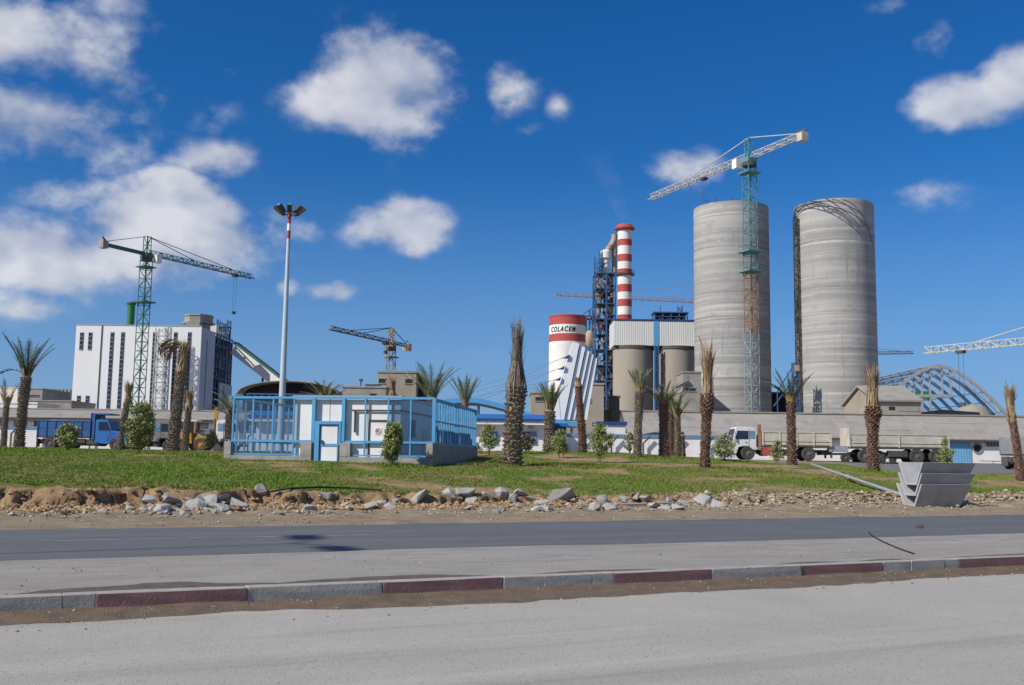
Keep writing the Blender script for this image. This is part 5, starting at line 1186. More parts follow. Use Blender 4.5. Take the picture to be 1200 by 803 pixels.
    if bed:
        a, b = bed; z0, z1 = bed_z
        bd = MB(); bd.lo((a, -1.22, z0-0.14), (b, 1.22, z0)); bd.build('bed_floor', m['dark_steel'], t)
        for s in (-1, 1):
            y = s*1.2
            pz = np.linspace(z0, z1, board_lines+1)
            for k in range(board_lines):
                bo = MB().lo((a, y-0.03, pz[k]+0.03), (b, y+0.03, pz[k+1]-0.03)).build('side_board', m[bedm], t)
            rb = MB()
            for k in range(ribs+1): xx = a+(b-a)*k/ribs; rb.lo((xx-0.05, y+s*0.031, z0-0.08), (xx+0.05, y+s*0.09, z1))
            rb.lo((a, y+s*0.031, z1-0.07), (b, y+s*0.075, z1+0.02)); rb.build('side_ribs', m[bedm], t)
        MB().lo((a-0.06, -1.2, z0), (a, 1.2, z1)).build('tailgate', m[bedm], t)
        MB().lo((b, -1.2, z0), (b+0.06, 1.2, z1+(headboard or 0.1))).build('headboard', m[bedm], t)
        MB().lo((a+0.1, -1.1, z0), (b-0.1, 1.1, z1-0.7)).build('load', m['clinker'], t) if not load else MB().prism([(a+.1, z0), (a+.1, z1-0.05), (a+(b-a)*.3, z1+0.08), (a+(b-a)*.7, z1+0.04), (b-.1, z1+0.06), (b-.1, z0)], -1.14, 1.14).build('load', m[load], t)
    for (wx, r) in wheels:
        for s in (-1, 1): wheel(t, wx, s*1.2, r)
    u = MB()
    ub = MB(); ub.lo((-L_*0.16, -0.8, 0.42), (L_*0.12, 0.8, 1.0)); ub.lo((-L_/2+0.1, -0.7, 0.55), (-L_/2+0.9, 0.7, 0.95)); ub.lo((-L_/2+0.02, -1.15, 0.25), (-L_/2+0.06, -0.6, 1.0)); ub.lo((-L_/2+0.02, 0.6, 0.25), (-L_/2+0.06, 1.15, 1.0)); ub.tube((L_*0.16, -0.9, 0.75), (L_*0.16, 0.9, 0.75), 0.38, n=14); ub.build('underbody', m['dark_steel'], t, kind='stuff')
    if cab:
        u.lo((xf-3.7, -1.1, 0.55), (xf-2.6, -0.6, 1.0)); u.lo((xf-3.5, 0.6, 0.5), (xf-2.6, 1.1, 1.0)); u.tube((-0.6, -0.85, 0.78), (0.3, -0.85, 0.78), 0.25, n=12)
    for (wx, r) in wheels: u.lo((wx-0.08, -1.1, r-0.08), (wx+0.08, 1.1, r+0.08)); u.lo((wx-0.55, -0.75, 0.62), (wx+0.55, -0.68, 0.74))
    u.build('tanks_and_axles', m['dark_steel'], t, kind='stuff')
    return t
# blue tipper, facing right
tb = truck('blue bonneted tipper truck with a loaded ribbed bed by the white wall', 101, 95, 1, 8.3, True, (-4.1, 0.75), 'truck_blue_dark', 'truck_blue', (1.25, 2.7), ((-2.9, 0.56), (-1.55, 0.56), (3.15, 0.56)), hood=True, load='steel_grey', headboard=0.75, board_lines=2, ribs=6)
MB().lo((0.9, -1.2, 3.3), (2.5, 1.2, 3.42)).build('cab_guard', m['truck_blue_dark'], tb)
MB().lo((0.9, -1.2, 1.0), (1.15, 1.2, 3.3)).build('guard_wall', m['truck_blue_dark'], tb)
truck('grey cabbed truck with orange bed half hidden by a palm trunk', 176, 97, 1, 5.6, True, (-2.7, -0.1), 'orange', 'truck_grey', (1.2, 2.1), ((-1.5, 0.5), (2.0, 0.5)), name='flatbed_truck')
truck('white cabbed truck beside the concrete corner of the enclosure', 250, 94, 1, 5.4, True, (-2.6, -0.1), 'truck_grey', 'truck_white', (1.1, 2.0), ((-1.4, 0.5), (1.7, 0.5)), name='flatbed_truck')
# wheel loader
def loader():
    Y = 93.0; x = xat(224, Y, 525); t = thing('wheel_loader', 'yellow wheel loader parked between palm trunk and white truck', 'wheel loader', (x, Y, gz(x, Y)), 0)
    MB().prism([(-1.9, 0.7), (-1.9, 1.5), (-1.5, 1.75), (0.2, 1.7), (0.3, 0.7)], -0.75, 0.75).build('engine_body', m['yellow'], t, bevel=0.04)
    MB().prism([(0.3, 0.7), (0.3, 1.3), (1.3, 1.3), (1.5, 0.6)], -0.55, 0.55).build('front_frame', m['yellow'], t, bevel=0.03)
    cb = MB(); 
    for xx in (-0.55, 0.45):
        for y in (-0.65, 0.65): cb.bar((xx, y, 1.7), (xx, y, 2.75), 0.1)
    cb.build('cab_posts', m['yellow'], t)
    MB().lo((-0.5, -0.6, 1.75), (0.4, 0.6, 2.65)).build('cab_glass', m['glass'], t)
    MB().lo((-0.75, -0.75, 2.75), (0.65, 0.75, 2.88)).build('cab_roof', m['cream_paint'], t)
    for s in (-1, 1): MB().bar((0.7, s*0.5, 1.5), (2.3, s*0.5, 0.8), 0.2, 0.3).build('lift_arm', m['yellow'], t)
    MB().prism([(2.2, 0.25), (2.2, 1.2), (2.45, 1.15), (3.2, 0.2), (2.6, 0.05)], -1.1, 1.1).build('bucket', m['dark_steel'], t)
    for wx in (-1.1, 1.1):
        for s in (-1, 1): wheel(t, wx, s*0.95, 0.62, 0.4, 'yellow')
    MB().bar((1.9, 0.9, 0.5), (1.9, 0.9, 4.1), 0.3).build('boom_post', m['yellow'], t)
loader()
# cream tipper with cab to the left, its trailer, and another truck at the edge
tw = truck('white cabbed truck with cream dropside bed facing left', 913, 92, -1, 9.0, True, (-4.35, 1.75), 'truck_cream', 'truck_white', (1.35, 2.55), ((-2.35, 0.62), (3.1, 0.62)), board_lines=4, ribs=4)
MB().bar((2.02, 1.0, 0.9), (2.02, 1.0, 3.2), 0.28, 0.2).build('rusty_stack', m['rust'], tw)
MB().lo((1.0, 0.75, 0.45), (1.75, 1.2, 1.15)).build('fuel_tank', m['red_paint'], tw)
tr = truck('cream dropside trailer coupled behind the white cabbed truck', 1046, 92, -1, 9.2, False, (-4.6, 4.3), 'truck_cream', 'truck_white', (1.45, 2.6), ((-3.5, 0.66), (-1.75, 0.66), (2.9, 0.64)), board_lines=4, ribs=2, name='trailer', headboard=0.55)
for wx in (0.35, 1.3):
    wheel(tr, wx, 1.0, 0.33, 0.25)
MB().lo((-0.9, 0.5, 0.6), (0.75, 1.15, 1.15)).build('tool_box', m['dark_steel'], tr)
MB().lo((4.4, 0.35, 0.95), (6.1, 1.1, 1.5)).build('drawbar_box', m['steel_grey'], tr); wheel(tr, 4.6, 1.0, 0.45, 0.25)
MB().bar((4.2, 0, 0.8), (6.9, 0, 0.75), 0.18).build('drawbar', m['dark_steel'], tr)
truck('grey tipper truck seen from behind at the edge by the leaning palm', 1216, 82, 1, 7.0, True, (-3.4, 0.9), 'truck_grey', 'truck_white', (1.2, 2.5), ((-2.6, 0.5), (-1.5, 0.5), (2.4, 0.5)), rzo=RAD(35))

# ================================================================== PLANTS
PLANT = random.Random(11)
def frond_mesh(mb, base, az, L_, up, droop, width=0.35, n=12, leaf=0.055, rnd=PLANT):
    "arching rachis with two rows of leaflets"
    d = Vector((cos(az), sin(az), 0)); pts = []; p = Vector(base); a = up
    for i in range(n+1):
        pts.append(p.copy()); p = p + (d*cos(a)+Vector((0, 0, sin(a))))*(L_/n); a -= droop/n
    for i in range(n): mb.bar(pts[i], pts[i+1], 0.05*(1-i/n)+0.012, 0.03)
    side = Vector((-sin(az), cos(az), 0))
    for i in range(2, n+1):
        f = i/n; w = width*(sin(pi*min(1, f*0.9+0.1))**0.6+0.12)
        t = (pts[i]-pts[i-1]).normalized()
        for k in range(2):
            q = pts[i-1].lerp(pts[i], k/2)
            for s in (-1, 1):
                tip = q+(side*s*0.75+t*0.8+Vector((0, 0, rnd.uniform(-0.1, 0.3)))).normalized()*w*rnd.uniform(0.75, 1.15)
                mb.add([q-t*leaf*0.5, q+t*leaf*0.5, tip], [(0, 1, 2)])
def palm(label, px, pyb, Y, wpx, top, tip, kind, lean=0, bark='bark', fr='dry_frond', bulge=1.0, tuft_w=None, spread=None, nfr=0, droopers=(), group=None, side_az=None, zoff=0.0):
    """top/tip: picture rows of trunk top and frond tip; kind: tied, open, stub"""
    p = P(px, pyb, Y); z0 = gz(p.x, Y)+zoff; sc = Y/FPX
    t = thing('palm_tree', label, 'palm tree', (p.x, Y, z0), 0, group)
    H = max(0.6, zat(px, top, Y)-z0); Ht = zat(px, tip, Y)-z0; r = wpx*sc/2; ln = lean*sc
    rnd = random.Random(int(px*7))
    prof = []; n = 14
    def cx(z): return ln*(max(0, z)/H)**1.3, 0.03*sin(z*1.1+px)
    def rad(z):
        f = z/H; b = 1+0.12*(1-f)**6 - 0.10*f + (bulge-1)*math.exp(-((f-0.85)/0.16)**2); return r*b
    mb = MB(); m_ = 14; vs = []
    for i in range(n+1):
        z = -0.3+(H+0.3)*i/n; x, y = cx(z)
        for k in range(m_): a = 2*pi*k/m_; rr = rad(max(0, z))*0.80*(1+0.04*rnd.uniform(-1, 1)); vs.append((x+rr*cos(a), y+rr*sin(a), z))
    mb.add(vs, [(j*m_+i, j*m_+(i+1) % m_, (j+1)*m_+(i+1) % m_, (j+1)*m_+i) for j in range(n) for i in range(m_)]+[tuple(range(n*m_, (n+1)*m_))])
    tk = mb.build('trunk', m[bark], t, smooth=True)
    bo = MB(); row = max(0.10, r*0.44); rows = int(H/row)
    per = 9
    for j in range(rows):
        z = row*(j+0.3)
        for k in range(per):
            a = 2*pi*(k+0.5*(j % 2))/per+rnd.uniform(-.12, .12)+j*0.05; x, y = cx(z); R_ = rad(z); w = 2*pi/per*0.46
            out = R_*(1.06+0.24*rnd.random()); h = row*rnd.uniform(1.05, 1.55)
            def pt(aa, rr, zz): return (x+rr*cos(aa), y+rr*sin(aa), zz)
            bo.add([pt(a-w, R_*0.78, z-h*0.35), pt(a+w, R_*0.78, z-h*0.35), pt(a+w*0.62, out, z+h*0.5), pt(a-w*0.62, out, z+h*0.5), pt(a, R_*0.78, z+h*0.72)], [(0,1,2,3),(3,2,4),(0,3,4),(1,4,2)])
    b = bo.build('bark_scales', m[bark], tk); b['kind'] = 'stuff'
    tx_, ty_ = cx(H)
    if kind == 'tied':
        tw = (tuft_w or wpx)*sc/2; tb_ = MB(); L_ = Ht-H
        def prof_r(f): return r*max(0.0, 1-f)**1.6 + tw*min(1.0, f*1.15)**1.15*0.92 - 0.27*r*sin(pi*min(1.0, f*1.3))
        ns = 330 if wpx > 12 else 220
        for k in range(ns):
            a = rnd.uniform(0, 2*pi); f0 = rnd.uniform(-0.22, 0.45); f1 = min(rnd.uniform(0.62, 1.08), f0+rnd.uniform(0.3, 0.8)); q = rnd.uniform(0.55, 1.12)
            loose = rnd.random() < 0.15; a2 = a+rnd.uniform(-.35, .35); pts = []
            for g_ in (0, 0.5, 1):
                f = f0+(f1-f0)*g_; aa = a+(a2-a)*g_; rr = prof_r(max(0, f))*(1.12 if f < 0.1 else 1)*q*(1+(1.1*g_*g_ if loose else 0.22*g_*g_)); zz = H+L_*f-(0.12*L_*g_*g_ if loose else 0)
                pts.append(Vector((tx_+ln*0.12*f+rr*cos(aa), ty_+rr*sin(aa), zz)))
            w = rnd.uniform(0.010, 0.032)*(1.5 if f0 < 0.08 else 1); sdv = Vector((-sin(a), cos(a), 0))*w
            tb_.add([pts[0]-sdv, pts[0]+sdv, pts[1]+sdv*0.9, pts[1]-sdv*0.9], [(0,1,2,3)]); tb_.add([pts[1]-sdv*0.9, pts[1]+sdv*0.9, pts[2]+sdv*0.25], [(0,1,2)])
        core = MB(); core.lathe([(max(0.012, prof_r(f)*(0.62-0.62*f**2)), H-0.3+(L_*0.72+0.3)*f) for f in (0, 0.2, 0.4, 0.6, 0.8, 1.0)], 9, (tx_, ty_)); core.build('frond_core', m[fr], t, smooth=True)
        b = tb_.build('tied_fronds', m[fr], t); b['kind'] = 'stuff'
        for k in range(min(3, nfr)):
            f = MB(); az = rnd.uniform(0, 2*pi); frond_mesh(f, (tx_, ty_, H+L_*0.35), az, L_*rnd.uniform(0.5, 0.68), RAD(rnd.uniform(80, 87)), RAD(rnd.uniform(5, 35)), L_*0.10, 9, rnd=rnd); f.build('frond', m[fr], t)
    elif kind == 'open':
        L_ = Ht-H; sp = (spread or 20)*sc
        for k in range(nfr):
            az = 2*pi*k/nfr*1.0+rnd.uniform(-.25, .25); q = (k % 3)/2
            up = RAD(84-38*q*min(1.5, sp/L_)-rnd.uniform(0, 10)); f = MB(); LL = L_*rnd.uniform(0.85, 1.08)
            frond_mesh(f, (tx_+0.1*cos(az), ty_+0.1*sin(az), H-0.15), az, LL, up, RAD(rnd.uniform(18, 55))*min(1.6, sp/L_+0.3), LL*0.17, 11, rnd=rnd, leaf=0.07); f.build('frond', m[fr], t)
        ns = MB()
        for k in range(26):
            a = rnd.uniform(0, 2*pi); l = rnd.uniform(0.25, 0.6); ns.bar((tx_+r*.5*cos(a), ty_+r*.5*sin(a), H-0.2), (tx_+(r*.7+l*.35)*cos(a), ty_+(r*.7+l*.35)*sin(a), H+l), 0.05)
        ns.build('cut_stalks', m['dry_frond'], t)
    for (az, L_, up, dr) in droopers:
        f = MB(); frond_mesh(f, (tx_+0.05*cos(az), 0.05*sin(az), H+(Ht-H)*0.7 if kind == 'tied' else H), az, L_, up, dr, 0.36, 14, rnd=rnd, leaf=0.13); f.build('frond', m['dry_frond' if kind == 'tied' else fr], t)
    return t
palm('thick grey palm with tightly tied dry crown beside the enclosure wall', 600, 543, 45, 22, 452, 367, 'tied', 4, 'bark', 'grey_frond', 1.12, 15, nfr=3)
palm('slender palm stump with short stalks beside the open crowned palm', 4, 525, 60, 7, 474, 440, 'open', 0, 'bark', 'dry_frond', spread=10, nfr=5)
palm('palm with upright dark open fronds near the white boundary wall', 22, 526, 54, 11.5, 440, 384, 'open', 3, 'bark', 'dark_frond', 1.1, spread=17, nfr=12, droopers=((pi, 1.7, 0.7, 1.6),))
palm('thin bare brown palm with small dry tuft before the blue truck', 140, 525, 56, 7.5, 468, 443, 'tied', 7, 'bark', 'dry_frond', 1.1, 13)
palm('tall palm with dry fronds drooping to one side before the factory', 202, 525, 55, 13, 432, 394, 'tied', 7, 'bark', 'dry_frond', 1.0, 15, droopers=((pi, 1.9, 0.85, 2.6), (pi+0.3, 1.6, 0.5, 2.4), (pi-0.3, 2.2, 0.9, 2.9), (pi+0.1, 1.3, -0.3, 1.2), (pi-0.15, 1.7, 0.7, 2.8), (pi+0.5, 1.4, 0.2, 1.7), (pi-0.6, 1.8, 0.6, 2.6)))
palm('short thin palm with dry tuft before the yellow loader', 217, 525, 57, 8, 476, 454, 'tied', 2, 'bark', 'dry_frond', 1.0, 12)
palm('wide fanned green palm crown behind the left enclosure screen', 268, 520, 66, 11, 484, 446, 'open', 0, 'bark', 'green_frond', spread=46, nfr=18)
palm('bushy green palm crown above the enclosure beside the arched hall', 379, 520, 66, 11, 470, 437, 'open', 0, 'bark', 'green_frond', spread=26, nfr=18)
palm('dry orange brown palm tuft in front of the brown crane', 458, 520, 70, 8, 463, 436, 'tied', 0, 'bark', 'dry_frond', 1.0, 11)
palm('large grey green palm crown rising behind the enclosure corner', 505, 520, 62, 12, 468, 417, 'open', 0, 'bark', 'green_frond', spread=28, nfr=20)
palm('slim palm with narrow green crown behind the blue side fence', 544, 522, 68, 8, 473, 433, 'open', 0, 'bark', 'green_frond', 1.0, spread=11, nfr=16)
palm('palm with tied grey green fronds before the leaning pylon', 643, 526, 64, 12.5, 480, 442, 'open', 1, 'bark', 'green_frond', 1.1, spread=9, nfr=22)
palm('curved slim palm with tiny dry tuft before the leaning pylon', 683, 527, 63, 9.5, 452, 440, 'tied', -6, 'bark_red', 'dry_frond', 0.9, 7)
palm('straight palm with small grey tuft before the first tan silo', 747, 534, 58, 9.5, 458, 426, 'open', 3, 'bark', 'green_frond', 1.2, spread=7, nfr=14)
palm('palm with messy green crown in the cluster before the tan silos', 778, 532, 59, 11.5, 472, 441, 'open', 0, 'bark_red', 'green_frond', 1.1, spread=30, nfr=14, droopers=((pi-0.1, 1.5, 0.8, 0.3),))
palm('thin palm at the back of the cluster before the tan silos', 787, 530, 63, 7.5, 480, 445, 'open', 0, 'bark_red', 'green_frond', spread=18, nfr=8)
palm('slim palm with upright crown in the cluster before the tan silos', 794, 528, 62, 8, 487, 452, 'open', 0, 'bark', 'green_frond', spread=20, nfr=11)
palm('short cut palm stump beside the palm cluster', 800, 529, 64, 7, 511, 505, 'tied', -1, 'bark', 'dry_frond', 1.0, 6)
palm('reddish palm with tall straw coloured tied crown before the bare silo', 826, 548, 49, 11.5, 460, 393, 'tied', 4, 'bark_red', 'dry_frond', 1.5, 22, nfr=7)
palm('palm with small dark green crown in front of the cream truck bed', 928, 538, 61, 11, 470, 428, 'open', 0, 'bark_red', 'dark_frond', 1.0, spread=20, nfr=12, droopers=((pi+0.2, 1.7, 0.9, 0.5), (pi-0.3, 1.5, 1.0, 0.7)))
palm('shaggy brown palm with tall straw tied crown before the trailer', 1023, 546, 55, 13, 474, 422, 'tied', 2, 'bark_red', 'dry_frond', 1.5, 19, nfr=6)
palm('leaning reddish palm with pale tuft by the white shed wall', 1196, 556, 50, 9.5, 487, 446, 'tied', -8, 'bark_red', 'dry_frond', 1.0, 15, nfr=3)

def shrub(label, px, pyt, pyb, wpx, Y, lm, shape='oval', dens=1.0, name='young_shrub'):
    p = P(px, pyb, Y); z0 = gz(p.x, Y); sc = Y/FPX; H = zat(px, pyt, Y)-z0; w = wpx*sc/2
    t = thing(name, label, 'shrub', (p.x, Y, z0), 0, 'young shrubs planted on the grass')
    rnd = random.Random(int(px)); st = MB()
    for k in range(4): a = rnd.uniform(0, 2*pi); st.tube((0.03*cos(a), 0.03*sin(a), -0.1), (w*0.35*cos(a), w*0.35*sin(a), H*rnd.uniform(0.6, 0.85)), 0.022, 0.008, 6)
    st.build('stem', m['stem'], t)
    rngn = np.random.default_rng(int(px)); nc = int(46*dens)+8; tri = []
    z_lo = 0.16 if shape == 'column' else 0.22
    for c in range(nc):
        f = rnd.random(); z = H*(z_lo+(0.98-z_lo)*f)
        rr = w*(sin(pi*min(1, 0.2+0.70*f))**0.35 if shape == 'column' else sin(pi*min(1, 0.12+0.84*f))**0.8)*rnd.uniform(0.2, 1.28)
        a = rnd.uniform(0, 2*pi); cc = np.array([rr*cos(a), rr*sin(a), z]); n = 42; s = 0.13*max(0.8, w/0.4)*0.9
        pc = cc+rngn.normal(0, s*0.62, (n, 3)); d1 = rngn.normal(0, 1, (n, 3)); d1 /= np.linalg.norm(d1, axis=1)[:, None]; d2 = rngn.normal(0, 1, (n, 3)); d2 = np.cross(d1, d2); d2 /= np.linalg.norm(d2, axis=1)[:, None]
        L_ = (0.055+0.05*rngn.random((n, 1))); tri.append(np.stack([pc-d2*L_*0.42, pc+d1*L_*1.3, pc+d2*L_*0.42], 1))
    tri = np.concatenate(tri); tri[:, :, 2] = np.maximum(tri[:, :, 2], 0.03)
    o = soup('foliage', m[lm], tri); o.parent = t; o['kind'] = 'stuff'
shrub('broad pale shrub in front of the blue tipper bed', 79, 498, 533, 22, 50, 'shrub_yellow', dens=1.2)
shrub('tall pale columnar shrub beside the thin bare brown palm', 162, 474, 536, 23, 48, 'shrub_yellow', 'column', 3.0)
shrub('small pale shrub in front of the white cabbed truck by the enclosure', 247, 507, 524, 11, 58, 'shrub_pale')
shrub('narrow pale columnar shrub standing in front of the cabin door', 459, 497, 548, 16, 42, 'shrub_yellow', 'column', 2.2)
shrub('loose pale shrub before the office window beside the side fence', 573, 499, 526, 19, 58, 'shrub_yellow', dens=0.6)
shrub('dry brownish bush between the thick palm and office window', 617, 511, 527, 18, 60, 'shrub_dry', dens=0.7, name='bush')
shrub('small round topped shrub beside the tied green palm', 656, 505, 531, 20, 56, 'shrub_yellow', dens=0.7)
shrub('bushy pale shrub on the grass before the boundary wall', 703, 497, 538, 22, 52, 'shrub_yellow', dens=1.3)
shrub('thin young shrub between bent posts of the boundary wall', 738, 508, 530, 11, 62, 'shrub_pale', dens=0.45)
shrub('pale round shrub at the nose of the white cabbed truck', 848, 511, 536, 23, 58, 'shrub_pale', dens=1.2)
shrub('pale shrub below the cream truck bed beside the fuel tank', 911, 518, 538, 14, 64, 'shrub_pale', dens=0.8)
shrub('upright yellowish shrub at the trailer tail by the blue gate', 1108, 514, 546, 15, 62, 'shrub_yellow', dens=0.8)
shrub('low green tuft at the foot of the enclosure plinth corner', 552, 519, 528, 20, 56, 'shrub_yellow', dens=0.7, name='bush')

# ================================================================== ROADSIDE DEBRIS
def hull(size, rnd, flat=1.0, n=13):
    bm = bmesh.new()
    for i in range(n):
        v = Vector((rnd.gauss(0, 1), rnd.gauss(0, 1), rnd.gauss(0, 1))).normalized(); v = Vector([max(-0.72, min(0.72, c)) for c in v])
        bm.verts.new((v.x*size[0]/1.44, v.y*size[1]/1.44, v.z*size[2]/1.44))
    bmesh.ops.convex_hull(bm, input=list(bm.verts)); bmesh.ops.delete(bm, geom=[v for v in bm.verts if not v.link_faces], context='VERTS')
    bmesh.ops.bevel(bm, geom=list(bm.edges), offset=min(size)*0.035, segments=1, affect='EDGES')
    me = bpy.data.meshes.new('rubble'); bm.to_mesh(me); bm.free(); me.materials.append(m['rubble']); return me
RB = random.Random(21)
LIB = [hull((1, RB.uniform(0.7, 1), RB.uniform(0.28, 0.75)), RB) for _ in range(16)]
def chunk(label, px, py, wpx, group=None, flat=None, tilt=None, rz=None, Y=None):
    # find the ground under the pixel
    if Y is None:
        Y = 24.0; best = None
        while Y < 48:
            p = P(px, py, Y); 
            if p.z <= gz(p.x, p.y): break
            Y += 0.1
    p = P(px, py, Y); s = wpx*Y/FPX
    o = link_mesh('concrete_chunk', RB.choice(LIB)); o.scale = (s, s*RB.uniform(0.8, 1.1), s*(flat or RB.uniform(0.7, 1.2)))
    o.rotation_euler = (tilt if tilt is not None else RB.uniform(-0.6, 0.6), RB.uniform(-0.45, 0.45), rz if rz is not None else RB.uniform(0, 6.28)); o.location = (p.x, p.y, gz(p.x, p.y)+s*0.05)
    tag(o, label, 'rubble', group)
chunk('largest dark faced concrete slab leaning against the bank', 655, 586, 38, tilt=-0.9, rz=0.2, flat=0.5)
chunk('big pale angular concrete block below the columnar shrub', 490, 587, 30, flat=1.3)
chunk('dark tilted concrete slab beside the big pale block', 528, 586, 24, tilt=-1.0, rz=-0.5, flat=0.5)
chunk('pale flat concrete slab tilted beside the lying kerb pieces', 821, 591, 30, tilt=0.5, rz=0.3, flat=0.45)
chunk('pale broken slab end touching the tilted flat slab', 843, 594, 22, tilt=0.3, flat=0.8)
chunk('single dark stone alone at the edge of the dark road', 581, 601.5, 11, flat=1.2)
for (x, y, s) in ((178,592,26),(195,586,20),(207,592,30),(222,584,24),(229,597,28),(241,588,22),(252,594,26),(262,598,22),(270,590,20),(281,596,26),(213,600,18),(246,602,18),(190,600,24),(259,584,18)):
    chunk('grey concrete slab in the largest rubble pile at the bank foot', x, y, s, 'largest rubble pile', flat=RB.uniform(0.5, 0.9))
for k in range(26):
    chunk('small grey fragment lying in the largest rubble pile', RB.uniform(166, 292), RB.uniform(586, 604), RB.uniform(7, 15), 'fragments of the largest rubble pile')
for (x, y, s) in ((306,591,17),(318,593,15),(296,597,12),(331,596,14),(339,597,12),(360,597,16),(371,598,13),(384,592,16),(397,593,22),(408,597,14),(432,596,19),(447,591,15),(455,596,17),(462,588,14),(473,590,16),(545,584,26),(553,591,16),(572,585,14),(588,583,22),(600,588,18),(612,585,20),(622,589,17),(634,593,18),(641,598,16),(628,599,13),(610,597,12),(548,597,11),(667,594,12),(683,592,13),(696,597,18),(706,591,16),(715,597,17),(731,588,20),(744,587,20),(757,589,18),(766,595,18),(779,597,16),(793,597,19),(801,592,14),(785,591,13),(862,591,13),(152,598,12),(120,601,11),(100,600,10),(75,603,10),(60,599,9)):
    chunk('grey broken concrete chunk scattered along the foot of the bank', x, y, s, 'scattered concrete chunks')
def lying_bar(name, label, a, b, w, h, material, zo=0.0):
    p, q = P(*a), P(*b); t = thing(name, label, 'kerb piece', (p.x, p.y, p.z))
    MB().bar(p, q, w, h).build('body', m[material], t, world=True, bevel=0.02)
lying_bar('kerb_piece', 'long pale kerb piece lying before the tilted slab', (720, 594, 31.2), (757, 593, 31.8), 0.16, 0.2, 'precast')
lying_bar('kerb_piece', 'short dark kerb piece lying right of the pale one', (770, 592, 32.2), (789, 592, 32.5), 0.16, 0.2, 'precast')
lying_bar('kerb_piece', 'longest brown edged kerb piece lying in front of the spoil heap', (849, 594.6, 33.2), (938, 593.2, 34.6), 0.16, 0.14, 'beige')
# black pipe poking from the bank
def bankpipe():
    pts = []
    for (px, py) in ((312, 577), (340, 572.5), (375, 571), (410, 572), (447, 574.5)):
        Y = 24.0
        while Y < 40:
            p = P(px, py, Y)
            if p.z <= gz(p.x, p.y)+0.05: break
            Y += 0.05
        pts.append(P(px, py, Y-0.15))
    t = thing('black_pipe', 'black water pipe exposed along the cut bank', 'pipe', pts[0]); MB().path(pts, 0.028, 7).build('pipe', m['black'], t, world=True)
bankpipe()
# lamp pole lying down the bank
def fallen_pole():
    a, b = P(951, 551.5, 48.5), P(1057, 590, 37.6); a.z = max(a.z, gz(a.x, a.y)+0.1)
    t = thing('fallen_lamp_pole', 'pale grey steel lamp pole lying down the bank', 'pole', b)
    lift = max(gz(a.lerp(b, k/40).x, a.lerp(b, k/40).y)-a.lerp(b, k/40).z for k in range(41))+0.04; a.z += lift; b.z += lift
    mid = a.lerp(b, 0.47)
    MB().tube(mid, b, 0.062, 0.07, 12).build('lower_tube', m['steel_grey'], t, world=True, smooth=True); MB().tube(a, mid, 0.045, 0.055, 12).build('upper_tube', m['steel_grey'], t, world=True, smooth=True)
    d = (b-a).normalized(); MB().tube(mid-d*0.1, mid+d*0.1, 0.10, 0.10, 12).build('flange', m['steel_grey'], t, world=True)
fallen_pole()
# nested precast drain channels
def channels():
    Y = 35.6; p = P(1071, 592, Y); z = gz(p.x, p.y)-0.02; ang = RAD(9)
    for i in range(3):
        t = thing('drain_channel', ('lowest', 'middle', 'topmost')[i]+' precast grey concrete drain channel of the nested stack', 'drain channel', (p.x+(-0.05, 0.0, 0.05)[i], p.y-0.2+0.03*i, z+i*0.375), ang+(0.02, -0.01, 0.0)[i], 'nested drain channels')
        W1, W0, Hh, th, L_ = 1.62, 0.70, 0.80, 0.07, (1.72, 1.80, 1.80)[i]
        x0 = 0.0
        o = [(-W0/2, 0), (-W1/2, Hh), (-W1/2+th*1.1, Hh), (-W0/2+th, th), (W0/2-th, th), (W1/2-th*1.1, Hh), (W1/2, Hh), (W0/2, 0)]
        vs = []
        for (f, sl) in ((0, 0.0), (1, 0.0)):
            for (y, zz) in o:
                vs.append((f*L_ + (0.2*(zz/Hh) if f else 0.0) - 0.0, y+0.35, zz))
        fs = []
        n = 8
        for a in ((0,1,2,3), (0,3,4,7), (4,5,6,7)): fs += [a, tuple(n+k for k in reversed(a))]
        fs += [((k+1) % n, k, n+k, n+(k+1) % n) for k in range(n)]
        MB().add(vs, fs).build('shell', m['precast'], t, bevel=0.008)
channels()
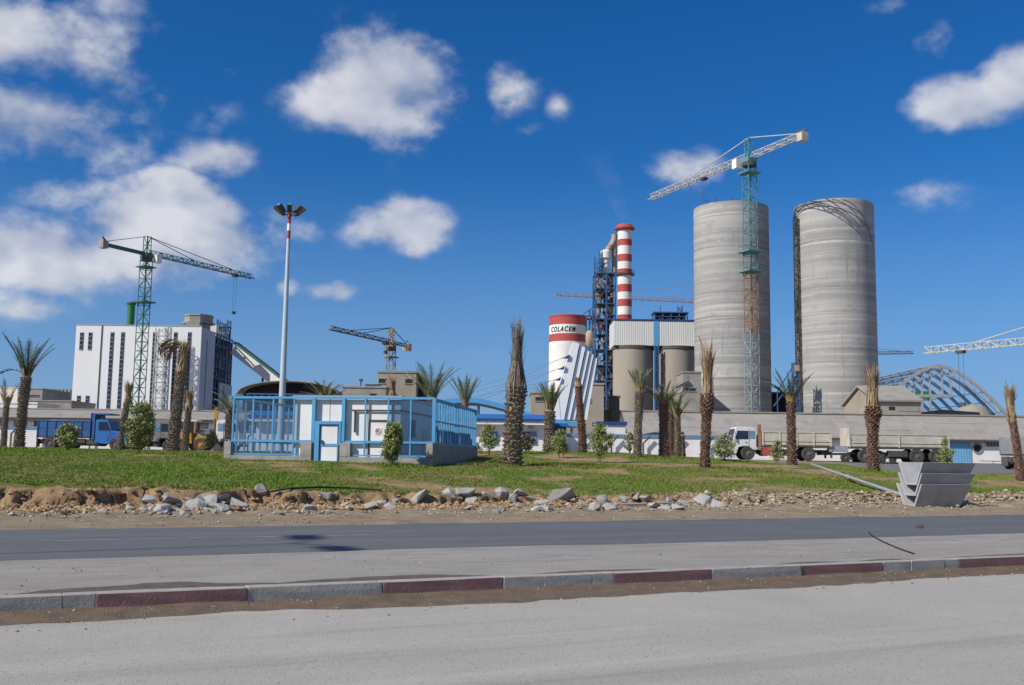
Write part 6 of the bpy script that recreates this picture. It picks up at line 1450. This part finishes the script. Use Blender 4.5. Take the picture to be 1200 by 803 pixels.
# hose and a dark lump on the pavement
def pave_z(v): return float(np.interp(v, [11.44, 12.5, 14.5, 16.2, 16.6], [0.16, 0.165, 0.13, 0.075, 0.055]))
def on_pave(px, py):
    Y = 12.0
    while Y < 30:
        p = P(px, py, Y); u, v = toUV(p.x, p.y)
        if p.z <= pave_z(v)+0.012: return p
        Y += 0.02
    return p
t = thing('hose', 'thin black hose curving across the pale pavement', 'hose', on_pave(1018, 624))
MB().path([on_pave(a, b) for a, b in ((1018,623.5),(1021,627),(1027,631),(1036,635.5),(1046,640),(1056,644),(1066,647.5),(1071,649))], 0.014, 6).build('tube', m['black'], t, world=True)
q = on_pave(1078, 619); o = link_mesh('dirt_clod', LIB[3]); o.location = q+Vector((0, 0, 0.05)); o.scale = (0.2, 0.16, 0.14); tag(o, 'dark dirt clod at the edge of the dark road near the channels', 'clod')
o.data = o.data.copy(); o.data.materials[0] = m['dark_steel']

# double street lamp on the median, outside the picture: its two heads shade the far road
def street_lamp():
    g1 = Vector((-3.35, 18.6)); hgt = 18.0; k = hgt/math.tan(SUN_EL); hx, hy = -sin(SUN_AZ)*k, -cos(SUN_AZ)*k
    bx, by = g1.x+hx, g1.y+hy; t = thing('street_lamp', 'double armed grey street lamp on the pavement', 'street lamp', (bx, by, 0.1), math.atan2(DV.y, DV.x))
    MB().tube((0, 0, 0), (0, 0, 17.6), 0.055, 0.03, 12).build('pole', m['mast_grey'], t, smooth=True)  # far thinner than a real pole, shaped to keep its cast shadow faint
    for s in (-1, 1):
        MB().path([(0, 0, 17.4), (s*0.35, 0, 17.75), (s*0.8, 0, 17.9)], 0.035, 8).build('arm', m['mast_grey'], t)
        h = MB().add([(s*0.7, -0.36, 17.82), (s*1.75, -0.34, 17.95), (s*1.75, 0.34, 17.95), (s*0.7, 0.36, 17.82), (s*0.75, -0.12, 18.0), (s*1.7, -0.1, 18.08), (s*1.7, 0.1, 18.08), (s*0.75, 0.12, 18.0)], [(0,1,2,3),(7,6,5,4),(0,4,5,1),(1,5,6,2),(2,6,7,3),(3,7,4,0)]).build('lamp_head', m['steel_grey'], t)
street_lamp()
